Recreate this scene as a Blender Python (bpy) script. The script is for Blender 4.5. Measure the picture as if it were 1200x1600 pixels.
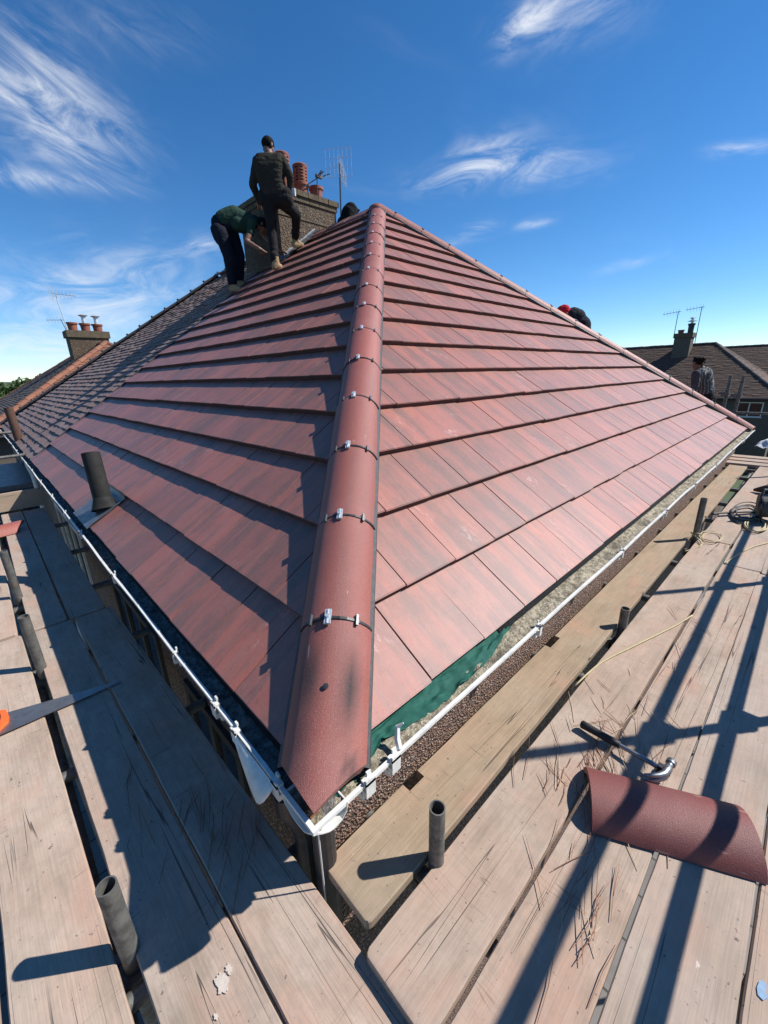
import bpy, bmesh, math, random
import numpy as np
from mathutils import Vector, Matrix, noise as mnoise

random.seed(7)
for o in list(bpy.data.objects): bpy.data.objects.remove(o)
scene = bpy.context.scene
COL = scene.collection
R = math.radians

# ------------------------------------------------------------------ camera
YAW, PITCH, ROLL = R(43.875), R(18.432), R(-1.566)
CAM = Vector((-0.4026, -0.7270, 1.0039))
FPX = 637.75                                   # focal length in px of the 1200x1600 photograph
_f = Vector((math.sin(YAW)*math.cos(PITCH), math.cos(YAW)*math.cos(PITCH), -math.sin(PITCH)))
_r = Vector((math.cos(YAW), -math.sin(YAW), 0)); _u = _r.cross(_f)
CR = math.cos(ROLL)*_r + math.sin(ROLL)*_u; CU = -math.sin(ROLL)*_r + math.cos(ROLL)*_u; CF = _f
cam = bpy.data.cameras.new('Camera'); camo = bpy.data.objects.new('Camera', cam); COL.objects.link(camo)
cam.sensor_fit = 'VERTICAL'; cam.sensor_height = 36; cam.lens = FPX/1600*36
cam.clip_start = 0.02; cam.clip_end = 8000
m = Matrix((CR, CU, -CF)).transposed().to_4x4(); m.translation = CAM
camo.matrix_world = m
scene.camera = camo
scene.render.resolution_x, scene.render.resolution_y = 768, 1024

def ray(x, y): return CF + CR*((x-600)/FPX) + CU*((800-y)/FPX)
FH = Vector((math.sin(YAW), math.cos(YAW), 0))
def PX(x, y, fd):
    """world point seen at photo pixel x, y at horizontal forward distance fd (used to read sizes off the photo)"""
    d = ray(x, y); return CAM + d*(fd/d.dot(FH))
def proj(P):
    d = Vector(P)-CAM; z = d.dot(CF)
    return (600+FPX*d.dot(CR)/z, 800-FPX*d.dot(CU)/z, z)

# ------------------------------------------------------------------ world, sun, exposure
SUN = Vector((.80, -.60, 1.0)).normalized()
SUN_EL = math.asin(SUN.z); SUN_ROT = math.atan2(SUN.x, SUN.y)
world = bpy.data.worlds.new('World'); scene.world = world; world.use_nodes = True
sl = bpy.data.lights.new('Sun', 'SUN'); sl.energy = 5.0; sl.angle = R(.65); sl.color = (1.0, .97, .92)
so = bpy.data.objects.new('Sun', sl); COL.objects.link(so)
so.rotation_euler = SUN.to_track_quat('Z', 'Y').to_euler()
vs = scene.view_settings
vs.view_transform = 'Standard'; vs.look = 'None'; vs.gamma = 1; vs.exposure = 0.50; vs.use_curve_mapping = False

class NT:
    """small helper to write node trees"""
    def __init__(s, tree): s.t = tree
    def n(s, typ, **kw):
        nd = s.t.nodes.new(typ)
        for k, v in kw.items():
            if k.startswith('_'): setattr(nd, k[1:], v)
            else:
                key = k.replace('__', ' ')
                sock = nd.inputs[int(key[1:])] if key[0] == 'i' and key[1:].isdigit() else nd.inputs[key]
                if hasattr(v, 'links') or isinstance(v, bpy.types.NodeSocket): s.t.links.new(v, sock)
                else: sock.default_value = v
        return nd
    def math(s, op, a, b=0.0, clamp=False):
        nd = s.n('ShaderNodeMath', _operation=op, i0=a, i1=b); nd.use_clamp = clamp; return nd.outputs[0]
    def vmath(s, op, a, b=(0,0,0)):
        nd = s.n('ShaderNodeVectorMath', _operation=op, i0=a, i1=b)
        return nd.outputs['Value'] if op in ('DOT_PRODUCT', 'LENGTH') else nd.outputs[0]
    def mix(s, fac, a, b, typ='MIX'):
        nd = s.t.nodes.new('ShaderNodeMix'); nd.data_type = 'RGBA'; nd.blend_type = typ
        for i, v in ((0, fac), (6, a), (7, b)):
            if isinstance(v, bpy.types.NodeSocket): s.t.links.new(v, nd.inputs[i])
            else: nd.inputs[i].default_value = v if i == 0 else (tuple(v)+(1,))[:4]
        return nd.outputs[2]
    def noise(s, vec, scale=1, detail=4, rough=.55, dist=0):
        return s.n('ShaderNodeTexNoise', Vector=vec, Scale=scale, Detail=detail, Roughness=rough, Distortion=dist).outputs[0]
    def map(s, vec, sc=(1,1,1), loc=(0,0,0), rot=(0,0,0)):
        return s.n('ShaderNodeMapping', Vector=vec, Scale=sc, Location=loc, Rotation=rot).outputs[0]
    def ramp(s, v, a, b, lo=0., hi=1., smooth=True):
        nd = s.n('ShaderNodeMapRange', Value=v); nd.inputs[1].default_value = a; nd.inputs[2].default_value = b
        nd.inputs[3].default_value = lo; nd.inputs[4].default_value = hi
        nd.interpolation_type = 'SMOOTHSTEP' if smooth else 'LINEAR'; nd.clamp = True
        return nd.outputs[0]

def build_world():
    t = world.node_tree; t.nodes.clear(); g = NT(t)
    sky = g.n('ShaderNodeTexSky', _sky_type='NISHITA', _sun_disc=False)
    sky.sun_elevation = SUN_EL; sky.sun_rotation = SUN_ROT
    sky.altitude = 60; sky.air_density = .80; sky.dust_density = .0; sky.ozone_density = 4.2
    D = g.n('ShaderNodeTexCoord').outputs['Generated']
    D = g.vmath('NORMALIZE', D)
    z = g.n('ShaderNodeSeparateXYZ', Vector=D).outputs[2]
    zc = g.math('MAXIMUM', z, .04)
    P = g.n('ShaderNodeVectorMath', _operation='DIVIDE', i0=D, i1=g.n('ShaderNodeCombineXYZ', X=zc, Y=zc, Z=zc).outputs[0]).outputs[0]
    # broad thin cirrus over the whole sky
    warp = g.n('ShaderNodeTexNoise', Vector=P, Scale=.9, Detail=3).outputs[1]
    Pw = g.vmath('ADD', P, g.vmath('MULTIPLY', warp, (.35, .35, 0)))
    thin = g.noise(g.map(Pw, (.32, 1.0, 1), (7.3, 1.2, 0), (0, 0, R(38))), 1.0, 5, .62)
    cl = g.math('MULTIPLY', g.ramp(thin, .58, .90), .16)
    # cirrus wisps: (photo pixel of the two ends), half width px, strength
    groups = [   # streak direction (two photo pixels), wisps: (end, end, half width px, strength)
        (((-60, 90), (250, 270)), [((-60, 95), (240, 262), 58, .62), ((-50, 150), (130, 165), 70, .40), ((-60, 262), (220, 300), 15, .55), ((0, 20), (330, 60), 40, .14)]),
        (((765, 75), (900, 0)), [((765, 62), (880, 5), 26, .85), ((790, 40), (1000, 15), 40, .30)]),
        (((650, 290), (940, 240)), [((650, 282), (930, 252), 24, .62), ((690, 265), (850, 228), 30, .48), ((690, 375), (780, 352), 11, .42), ((800, 356), (868, 340), 8, .38), ((930, 425), (1030, 402), 8, .22), ((1100, 236), (1215, 228), 10, .45)]),
        (((-60, 500), (340, 450)), [((-60, 490), (340, 440), 62, .50), ((-80, 565), (260, 545), 40, .52), ((285, 390), (345, 380), 17, .55)])]
    for i, (ax_, ws) in enumerate(groups):
        def local(a, b):
            c = ray((a[0]+b[0])/2, (a[1]+b[1])/2).normalized(); A = ray(*a); B = ray(*b); A /= A.dot(c); B /= B.dot(c)
            e1 = (B-A); ha = e1.length/2; e1.normalize(); return c, e1, c.cross(e1), ha
        def uvof(c, e1, e2):
            dc = g.math('MAXIMUM', g.vmath('DOT_PRODUCT', D, tuple(c)), .15)
            return g.math('DIVIDE', g.vmath('DOT_PRODUCT', D, tuple(e1)), dc), g.math('DIVIDE', g.vmath('DOT_PRODUCT', D, tuple(e2)), dc)
        c, e1, e2, ha = local(*ax_); u, v = uvof(c, e1, e2)
        uv = g.n('ShaderNodeCombineXYZ', X=u, Y=v, Z=i*3.7).outputs[0]
        wn = g.math('MULTIPLY', g.math('SUBTRACT', g.noise(uv, 9., 3), .5), 2.0)
        st_n = g.noise(g.map(uv, (6.5, 19, 1), (0, 0, 0), (0, 0, R(9))), 1., 6, .64, 1.3)
        tex = g.ramp(st_n, .32, .80)
        for (a, b, wd, st) in ws:
            c, e1, e2, ha = local(a, b); hb = wd/FPX*c.dot(CF); u, v = uvof(c, e1, e2)
            vb = g.math('ADD', g.math('DIVIDE', v, hb), wn)
            r2 = g.math('ADD', g.math('POWER', g.math('ABSOLUTE', g.math('DIVIDE', u, ha)), 2.4), g.math('MULTIPLY', vb, vb))
            mask = g.math('EXPONENT', g.math('MULTIPLY', r2, -1.5))
            d = g.math('MULTIPLY', g.math('MULTIPLY', mask, tex), st*1.35)
            cl = g.math('SUBTRACT', 1.0, g.math('MULTIPLY', g.math('SUBTRACT', 1.0, cl), g.math('SUBTRACT', 1.0, d, True)))
    cl = g.math('MULTIPLY', cl, g.ramp(z, -.02, .06))
    hsv = g.n('ShaderNodeHueSaturation', Color=sky.outputs[0], Saturation=1.24, Value=1.0, Hue=.5).outputs[0]
    col = g.mix(cl, hsv, (6.4, 6.6, 6.9))
    bg = g.n('ShaderNodeBackground', Color=col, Strength=.108)
    out = g.n('ShaderNodeOutputWorld'); t.links.new(bg.outputs[0], out.inputs[0])
build_world()
world.cycles.sampling_method = 'MANUAL'; world.cycles.sample_map_resolution = 256

# ------------------------------------------------------------------ materials
MATS = {}
def material(name, fn, **pr):
    m = bpy.data.materials.new(name); m.use_nodes = True
    t = m.node_tree; t.nodes.clear(); g = NT(t)
    b = g.n('ShaderNodeBsdfPrincipled'); out = g.n('ShaderNodeOutputMaterial'); t.links.new(b.outputs[0], out.inputs[0])
    for k, v in pr.items(): b.inputs[k.replace('__', ' ')].default_value = v
    fn(g, b); MATS[name] = m; return m
def setc(g, b, col): 
    if isinstance(col, bpy.types.NodeSocket): g.t.links.new(col, b.inputs['Base Color'])
    else: b.inputs['Base Color'].default_value = (tuple(col)+(1,))[:4]
def bump(g, b, h, st=.3, dist=.01):
    nd = g.n('ShaderNodeBump', Height=h, Strength=st, Distance=dist); g.t.links.new(nd.outputs[0], b.inputs['Normal'])
def rough(g, b, v): g.t.links.new(v, b.inputs['Roughness'])
def rnd(g):
    """0..1 per piece: object random plus the per-piece attribute of joined meshes"""
    a = g.n('ShaderNodeAttribute', _attribute_name='rnd').outputs['Fac']
    return g.math('FRACT', g.math('ADD', g.n('ShaderNodeObjectInfo').outputs['Random'], a))
def ocoord(g, r=None, k=37.):
    c = g.n('ShaderNodeTexCoord').outputs['Object']
    if r is not None:
        c = g.vmath('ADD', c, g.n('ShaderNodeCombineXYZ', X=g.math('MULTIPLY', r, k), Y=g.math('MULTIPLY', r, k*2.3), Z=g.math('MULTIPLY', r, k*.7)).outputs[0])
    return c

def m_tile(g, b):
    r = rnd(g); c = ocoord(g, r)
    st = g.noise(g.map(c, (9, .8, 4)), 1.0, 7, .68, .2)
    st2 = g.noise(g.map(c, (46, 3.0, 8)), 1.0, 5, .65)
    sp = g.noise(c, 420, 3, .7)
    big = g.noise(c, 5.0, 4, .6)
    mot = g.noise(g.map(c, (60, 38, 30)), 1.0, 4, .7)
    base = g.mix(g.ramp(st2, .32, .70), (.380, .108, .072), (.310, .130, .098))
    r2 = g.math('FRACT', g.math('MULTIPLY', r, 7.31)); r3 = g.math('FRACT', g.math('MULTIPLY', r, 23.7))
    base = g.mix(g.math('MULTIPLY', r2, .75), base, (.215, .085, .070)); base = g.mix(g.ramp(r3, .7, 1., 0, .5), base, (.36, .130, .100))
    dark = g.ramp(g.math('ADD', st, g.math('MULTIPLY', big, .35)), .58, .82)
    base = g.mix(g.math('MULTIPLY', dark, .70), base, (.120, .078, .066))
    base = g.mix(g.ramp(g.noise(g.map(c, (22, 1.3, 6), (4, 2, 9)), 1.0, 6, .68), .56, .72, 0, .45), base, (.13, .078, .066))
    base = g.mix(g.ramp(g.noise(g.map(c, (16, 1.6, 6), (9, 5, 2)), 1.0, 5, .66), .55, .74, 0, .32), base, (.46, .165, .115))
    base = g.mix(g.ramp(mot, .54, .74, 0, .26), base, (.38, .19, .15)); base = g.mix(g.ramp(mot, .46, .28, 0, .45), base, (.13, .060, .052))
    base = g.mix(g.ramp(sp, .55, .70, 0, .34), base, (.54, .36, .31))
    base = g.mix(g.ramp(sp, .44, .28, 0, .40), base, (.08, .042, .038))
    scuff = g.math('MULTIPLY', g.ramp(g.noise(g.map(c, (2.2, 1.6, 1)), 1.6, 2), .60, .74), g.ramp(g.noise(g.map(c, (55, 20, 20), rot=(0, 0, .5)), 1., 3, .7), .50, .68))
    base = g.mix(g.math('MULTIPLY', scuff, .55), base, (.58, .44, .40))
    setc(g, b, base); rough(g, b, g.ramp(sp, .3, .7, .36, .60, False))
    bump(g, b, g.math('ADD', sp, g.math('MULTIPLY', st2, .8)), .30, .003)
material('red_tile', m_tile, Specular__IOR__Level=.5)

def m_hip(g, b):
    r = rnd(g); c = ocoord(g, r)
    sp = g.noise(c, 330, 3, .7); st = g.noise(g.map(c, (1.4, 16, 16)), 1, 4)
    base = g.mix(g.ramp(st, .35, .7), (.300, .074, .052), (.245, .076, .060))
    base = g.mix(g.math('MULTIPLY', r, .5), base, (.20, .064, .052))
    base = g.mix(g.ramp(st, .62, .74, 0, .4), base, (.15, .075, .066))
    base = g.mix(g.ramp(sp, .52, .70, 0, .45), base, (.48, .28, .23))
    base = g.mix(g.ramp(g.noise(c, 55, 4, .7), .45, .28, 0, .4), base, (.16, .055, .045))
    base = g.mix(g.ramp(sp, .46, .30, 0, .4), base, (.10, .045, .04))
    dust = g.noise(c, 4, 3)
    base = g.mix(g.ramp(dust, .5, .8, 0, .22), base, (.36, .18, .16))
    wh = g.math('MULTIPLY', g.ramp(g.noise(g.map(c, (3, 9, 9)), 3, 3), .70, .76), .5)
    base = g.mix(wh, base, (.6, .5, .46))
    # sooty finger smudges, only on pieces that carry the attribute
    a = g.n('ShaderNodeAttribute', _attribute_name='smudge').outputs['Fac']
    base = g.mix(g.math('MULTIPLY', a, g.ramp(g.noise(c, 160, 3), .05, .5)), base, (.035, .030, .030))
    setc(g, b, base); rough(g, b, g.math('ADD', g.ramp(sp, .3, .7, .42, .66, False), g.math('MULTIPLY', a, .3))); bump(g, b, sp, .6, .004)
material('hip_tile', m_hip, Specular__IOR__Level=.5)
def m_maroon(g, b):
    c = ocoord(g); sp = g.noise(c, 300, 3, .7); n = g.noise(g.map(c, (2, 14, 14)), 1, 4)
    base = g.mix(g.ramp(n, .35, .7), (.185, .046, .037), (.150, .043, .037)); base = g.mix(g.ramp(g.noise(c, 6, 4), .5, .8, 0, .4), base, (.22, .085, .07))
    base = g.mix(g.ramp(sp, .55, .72, 0, .35), base, (.30, .15, .125)); base = g.mix(g.ramp(g.noise(g.map(c, (4, 16, 16)), 3, 3), .68, .75, 0, .6), base, (.42, .26, .22))
    setc(g, b, base); bump(g, b, sp, .5, .003)
material('hip_maroon', m_maroon, Roughness=.55)

def m_plain(cols, moss=.25):
    def fn(g, b):
        r = rnd(g); c = g.n('ShaderNodeTexCoord').outputs['Object']
        r2 = g.math('FRACT', g.math('MULTIPLY', r, 11.7))
        base = g.mix(r, cols[0], cols[1]); base = g.mix(g.ramp(r2, .6, 1., 0, .8), base, cols[2])
        n = g.noise(c, 14, 5, .65); base = g.mix(g.ramp(n, .45, .75, 0, moss*2), base, cols[3])
        base = g.mix(g.ramp(g.noise(c, 90, 3), .4, .75, 0, .4), base, tuple(x*.45 for x in cols[0]))
        setc(g, b, base); bump(g, b, g.noise(c, 120, 3), .3, .004)
    return fn
material('old_tile', m_plain([(.190, .118, .102), (.235, .155, .138), (.29, .205, .18), (.24, .21, .18)], .2), Roughness=.8)
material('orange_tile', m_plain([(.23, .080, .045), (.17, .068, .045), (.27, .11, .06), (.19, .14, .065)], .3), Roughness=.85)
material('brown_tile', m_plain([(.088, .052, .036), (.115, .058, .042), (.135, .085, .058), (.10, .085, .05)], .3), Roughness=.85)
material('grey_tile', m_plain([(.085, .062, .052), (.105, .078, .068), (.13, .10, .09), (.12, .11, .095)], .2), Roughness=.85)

def m_wood(dust, bare, dustamt, name):
    def fn(g, b):
        r = g.n('ShaderNodeObjectInfo').outputs['Random']; c = ocoord(g, r)
        grain = g.noise(g.map(c, (1.1, 42, 12)), 1, 4, .62, .2)
        fine = g.noise(g.map(c, (6, 190, 60)), 1, 4, .6)
        base = g.mix(g.ramp(grain, .3, .72), tuple(x*.74 for x in bare), bare)
        base = g.mix(g.ramp(fine, .42, .60, .35, 0), base, tuple(x*.45 for x in bare))
        dn = g.noise(g.map(c, (2.4, 6.5, 3)), 1, 5, .66)
        dmask = g.ramp(dn, .22, .56)
        dcol = g.mix(g.ramp(g.noise(c, 2.6, 4), .35, .65), dust, tuple((dust[0]*1.0, dust[1]*.86, dust[2]*.80)))
        dcol = g.mix(g.ramp(fine, .38, .56, .34, 0), dcol, tuple(x*.6 for x in dust))
        dcol = g.mix(g.ramp(g.noise(c, 26, 5, .7), .40, .66, 0, .46), dcol, tuple(x*.62 for x in dust))
        dcol = g.mix(g.ramp(g.noise(g.map(c, (5, 9, 6), (2, 7, 1)), 1, 5, .7), .52, .72, 0, .35), dcol, tuple(min(1, x*1.30) for x in dust))
        base = g.mix(g.math('MULTIPLY', dmask, dustamt), base, dcol)
        # rust-red brick dust
        base = g.mix(g.ramp(g.noise(g.map(c, (3.1, 6, 4), (5, 3, 1)), 1, 5), .50, .76, 0, .50), base, (.46, .235, .16))
        # grey wet-looking patches
        base = g.mix(g.ramp(g.noise(g.map(c, (1.7, 5, 4), (9, 2, 4)), 1, 4, .65), .58, .78, 0, .34), base, tuple(x*.55 for x in bare))
        r4 = g.math('FRACT', g.math('MULTIPLY', r, 17.3)); base = g.mix(g.math('MULTIPLY', r4, .30), base, tuple(x*.62 for x in dust)); r5 = g.math('FRACT', g.math('MULTIPLY', r, 41.9)); base = g.mix(g.math('MULTIPLY', r5, .22), base, (.50, .40, .325))
        # shakes: thin dark cracks along the grain
        ck = g.noise(g.map(c, (.30, 13, 6), (3, 1, 2)), 1, 3, .45, .05)
        gate = g.ramp(g.noise(g.map(c, (1.3, 3, 2), (1, 8, 3)), 1, 2), .47, .56)
        line = g.math('MULTIPLY', g.ramp(g.math('ABSOLUTE', g.math('SUBTRACT', ck, .52)), .001, .0055, 1, 0), gate)
        base = g.mix(g.math('MULTIPLY', line, .70), base, (.05, .036, .03))
        # knots
        vo = g.n('ShaderNodeTexVoronoi', Vector=g.map(c, (2.0, 4.2, .1)), Scale=1.0).outputs['Distance']
        knot = g.ramp(vo, .035, .075, 1, 0)
        kr = g.math('MULTIPLY', knot, g.ramp(g.math('SINE', g.math('MULTIPLY', vo, 260.)), -.6, .6, .35, .9))
        base = g.mix(g.math('MULTIPLY', kr, .62), base, tuple(x*.30 for x in bare))
        # plaster splashes
        sp = g.ramp(g.noise(c, 9, 4, .6), .735, .76); base = g.mix(g.math('MULTIPLY', sp, .6), base, (.62, .56, .50))
        # small dark specks
        base = g.mix(g.ramp(g.noise(c, 62, 3, .6), .665, .73, 0, .75), base, (.07, .05, .045))
        # cross saw marks
        sw = g.noise(g.map(c, (20, 1.0, 2), rot=(0, 0, .35)), 1, 2); sg = g.ramp(g.noise(c, 3.3, 2), .50, .62)
        base = g.mix(g.math('MULTIPLY', g.ramp(g.math('ABSOLUTE', g.math('SUBTRACT', sw, .5)), .001, .006, 1, 0), g.math('MULTIPLY', sg, .5)), base, tuple(x*.35 for x in bare))
        setc(g, b, base)
        h = g.math('SUBTRACT', g.math('ADD', g.math('MULTIPLY', grain, .7), g.math('MULTIPLY', fine, .35)), g.math('MULTIPLY', line, 1.6))
        bump(g, b, h, .55, .004)
    material(name, fn, Roughness=.82, Specular__IOR__Level=.25)
m_wood((.445, .348, .274), (.31, .226, .160), .88, 'wood_dusty')
m_wood((.430, .345, .280), (.30, .236, .176), .88, 'wood_grey')
m_wood((.40, .312, .222), (.31, .225, .14), .60, 'wood_bare')

def simple(name, col, ro=.6, nscale=25, namt=.35, dark=.55, metallic=0., spec=.5, bmp=.15, bdist=.004):
    def fn(g, b):
        c = g.n('ShaderNodeTexCoord').outputs['Object']; n = g.noise(c, nscale, 5, .62)
        n2 = g.noise(c, nscale*.23, 3)
        base = g.mix(g.ramp(n, .35, .72, 0, namt), col, tuple(x*dark for x in col))
        base = g.mix(g.ramp(n2, .4, .7, 0, namt*.6), base, tuple(min(1, x*1.25+.01) for x in col))
        setc(g, b, base); rough(g, b, g.ramp(n, .3, .7, ro-.07, min(1, ro+.1), False))
        if bmp: bump(g, b, n, bmp, bdist)
    return material(name, fn, Metallic=metallic, Specular__IOR__Level=spec)
def m_tube(g, b):
    c = g.n('ShaderNodeTexCoord').outputs['Object']
    n = g.noise(c, 22, 6, .65); n2 = g.noise(c, 120, 3)
    base = g.mix(g.ramp(n, .35, .7), (.17, .165, .15), (.075, .072, .066))
    base = g.mix(g.ramp(g.noise(c, 9, 5, .7), .58, .74, 0, .6), base, (.19, .11, .065))
    base = g.mix(g.ramp(n2, .64, .74, 0, .5), base, (.38, .36, .33))
    setc(g, b, base); rough(g, b, g.ramp(n, .3, .7, .42, .7, False)); bump(g, b, n2, .2, .002)
material('scaffold_steel', m_tube, Metallic=.35)
simple('tile_edge_shade', (.085, .030, .024), .9, 60, .6, .45, bmp=.5)  # shade of the tile tail faces, painted in as a darker brown
simple('white_upvc', (.66, .645, .60), .42, 26, .65, .62, bmp=.05)
simple('zinc', (.60, .62, .64), .40, 40, .3, .7, metallic=.45)
simple('black_plastic', (.018, .018, .020), .48, 40, .3, .6)
simple('dark_strip', (.030, .031, .034), .6, 60, .4, .6)
simple('steel_dark', (.10, .105, .11), .38, 35, .5, .5, metallic=.75)
simple('hammer_steel', (.30, .30, .30), .40, 45, .45, .45, metallic=.95)
simple('saw_steel', (.30, .29, .28), .38, 18, .6, .35, metallic=.8)
simple('orange_plastic', (.80, .135, .025), .42, 30, .25, .7)
simple('rubber', (.014, .014, .015), .6, 60, .4, .6)
simple('terracotta', (.24, .070, .042), .75, 16, .5, .55)
simple('felt', (.012, .012, .013), .9, 40, .4, .6, spec=.15)
simple('rust', (.085, .040, .026), .8, 16, .6, .5)
cloth_sack = simple('sacking', (.06, .035, .025), .9, 30, .5, .5, bmp=.6)
simple('white_cloth', (.62, .62, .62), .9, 12, .4, .6)
simple('membrane', (.010, .082, .060), .75, 16, .5, .45, bmp=.2, spec=.25)
simple('lead', (.115, .125, .145), .45, 16, .6, .5, metallic=.25, bmp=.3)
simple('pipe_black', (.020, .019, .018), .75, 20, .7, .5, bmp=.3, spec=.2)
simple('fascia', (.035, .032, .030), .6, 20, .5, .5)
simple('rope_yellow', (.46, .38, .20), .7, 90, .4, .6)
simple('cable_dark', (.06, .055, .05), .6, 40, .3, .6)
simple('straw', (.24, .10, .055), .8, 60, .5, .5)
simple('straw_pale', (.56, .42, .27), .8, 60, .5, .6)
simple('skin', (.30, .155, .105), .55, 30, .3, .7)
simple('skin_dark', (.17, .085, .058), .55, 30, .3, .7)
simple('hair', (.007, .006, .005), .8, 130, .4, .5, bmp=.6, spec=.12)
def cloth(name, col, col2=None, stripes=False):
    def fn(g, b):
        c = g.n('ShaderNodeTexCoord').outputs['Object']
        fold = g.noise(g.map(c, (7, 7, 13)), 1, 3, .5, 1.2); dirt = g.noise(c, 5, 5, .65)
        base = g.mix(g.ramp(dirt, .48, .76, 0, .55), col, col2 or tuple(x*1.7+.012 for x in col))
        if stripes:
            w = g.math('SINE', g.math('MULTIPLY', g.n('ShaderNodeSeparateXYZ', Vector=g.vmath('ADD', c, g.vmath('MULTIPLY', g.n('ShaderNodeTexNoise', Vector=c, Scale=7.).outputs[1], (.12, .12, .12)))).outputs[1], 120.))
            base = g.mix(g.ramp(w, .3, .9, 0, .5), base, (.34, .34, .32))
        setc(g, b, base); bump(g, b, g.math('ADD', g.math('MULTIPLY', fold, 1.), g.math('MULTIPLY', g.noise(c, 300, 2), .06)), .9, .03)
    material(name, fn, Roughness=.9, Specular__IOR__Level=.15)
cloth('shirt_charcoal', (.030, .027, .022), (.075, .058, .040)); cloth('trouser_black', (.017, .015, .016), (.045, .038, .034))
cloth('tee_green', (.022, .050, .036), (.04, .07, .05)); cloth('trouser_navy', (.010, .012, .022), (.026, .026, .034)); cloth('boot_tan', (.34, .235, .135), (.22, .15, .09))
cloth('hood_black', (.005, .005, .006), (.010, .010, .012)); cloth('jacket_navy', (.016, .019, .026)); cloth('cap_red', (.46, .018, .032), (.30, .012, .022))
cloth('top_grey', (.055, .058, .064)); cloth('top_striped', (.065, .066, .068), None, True); cloth('sole', (.02, .016, .012))

def m_pebble(cols, scale):
    def fn(g, b):
        c = g.n('ShaderNodeTexCoord').outputs['Object']
        v = g.n('ShaderNodeTexVoronoi', Vector=c, Scale=scale)
        rr = g.n('ShaderNodeSeparateColor', Color=v.outputs['Color']).outputs[0]
        base = g.mix(rr, cols[0], cols[1]); base = g.mix(g.ramp(rr, .78, .95, 0, 1), base, cols[2])
        base = g.mix(g.ramp(v.outputs['Distance'], .30, .65, 0, .85), base, (.05, .035, .028))
        base = g.mix(g.ramp(g.noise(c, 2.5, 4), .45, .75, 0, .35), base, tuple(x*.45 for x in cols[0]))
        setc(g, b, base); bump(g, b, g.math('MULTIPLY', v.outputs['Distance'], -1.), 1., .012)
    return fn
material('pebbledash', m_pebble([(.33, .185, .125), (.21, .12, .085), (.52, .40, .31)], 105), Roughness=.85)
material('chimney_dash', m_pebble([(.145, .092, .048), (.085, .060, .036), (.26, .19, .11)], 34), Roughness=.9)
def m_debris(base1, base2, base3):
    def fn(g, b):
        c = g.n('ShaderNodeTexCoord').outputs['Object']
        n = g.noise(c, 38, 6, .7); n2 = g.noise(c, 130, 4, .7); n3 = g.noise(c, 7, 3)
        base = g.mix(g.ramp(n, .38, .62), base1, base2); base = g.mix(g.ramp(n2, .55, .68, 0, .8), base, base3)
        base = g.mix(g.ramp(n3, .5, .7, 0, .6), base, tuple(x*.35 for x in base1))
        setc(g, b, base); bump(g, b, g.math('ADD', n, n2), .9, .008)
    return fn
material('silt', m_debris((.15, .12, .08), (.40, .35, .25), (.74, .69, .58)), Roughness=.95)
material('silt_shaded', m_debris((.075, .068, .060), (.21, .20, .185), (.36, .35, .33)), Roughness=.95)  # same silt in a darker copy, the eave's shade put into its colour
def m_ground(g, b):
    c = g.n('ShaderNodeTexCoord').outputs['Object']
    n = g.noise(c, .07, 6, .6); n2 = g.noise(c, 3., 5)
    base = g.mix(g.ramp(n, .45, .55), (.05, .085, .025), (.10, .10, .085)); base = g.mix(g.ramp(n2, .4, .7, 0, .5), base, (.045, .05, .03))
    setc(g, b, base)
material('ground', m_ground, Roughness=.95)
def m_paving(g, b):
    c = g.n('ShaderNodeTexCoord').outputs['Object']
    br = g.n('ShaderNodeTexBrick', Vector=c, Scale=1.0); br.inputs['Color1'].default_value = (.22, .20, .18, 1); br.inputs['Color2'].default_value = (.16, .15, .14, 1); br.inputs['Mortar'].default_value = (.05, .05, .045, 1)
    br.inputs['Brick Width'].default_value = .6; br.inputs['Row Height'].default_value = .6; br.inputs['Mortar Size'].default_value = .015
    base = g.mix(g.ramp(g.noise(c, 2, 5), .4, .7, 0, .5), br.outputs[0], (.09, .085, .075)); setc(g, b, base)
material('paving', m_paving, Roughness=.9)
simple('hill', (.035, .055, .03), .95, .02, .5, .6, bmp=0)
def m_leaf(g, b):
    r = g.n('ShaderNodeAttribute', _attribute_name='rnd').outputs['Fac']
    setc(g, b, g.mix(r, (.022, .055, .012), (.075, .11, .025)))
material('leaf', m_leaf, Roughness=.7)
simple('bark', (.07, .05, .035), .9, 12, .5, .5)
def m_glass(g, b): setc(g, b, (.010, .013, .017)); 
material('glass_dark', m_glass, Roughness=.06, Specular__IOR__Level=.6)
simple('blue_frame', (.03, .055, .11), .4, 20, .3, .6)
simple('wall_brown', (.10, .082, .066), .9, 30, .5, .6)
simple('plaster', (.50, .43, .37), .95, 60, .5, .7, bmp=.5)
simple('mortar', (.24, .21, .18), .95, 40, .5, .5, bmp=.6)
simple('cap_stone', (.115, .085, .052), .95, 22, .7, .4, bmp=.7, bdist=.012)
simple('foil', (.60, .62, .64), .30, 30, .3, .5, metallic=.85, bmp=.6)
simple('leaf_dead', (.30, .12, .05), .85, 60, .4, .5)
simple('blue_paint', (.20, .30, .42), .7, 60, .5, .6)

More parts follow.
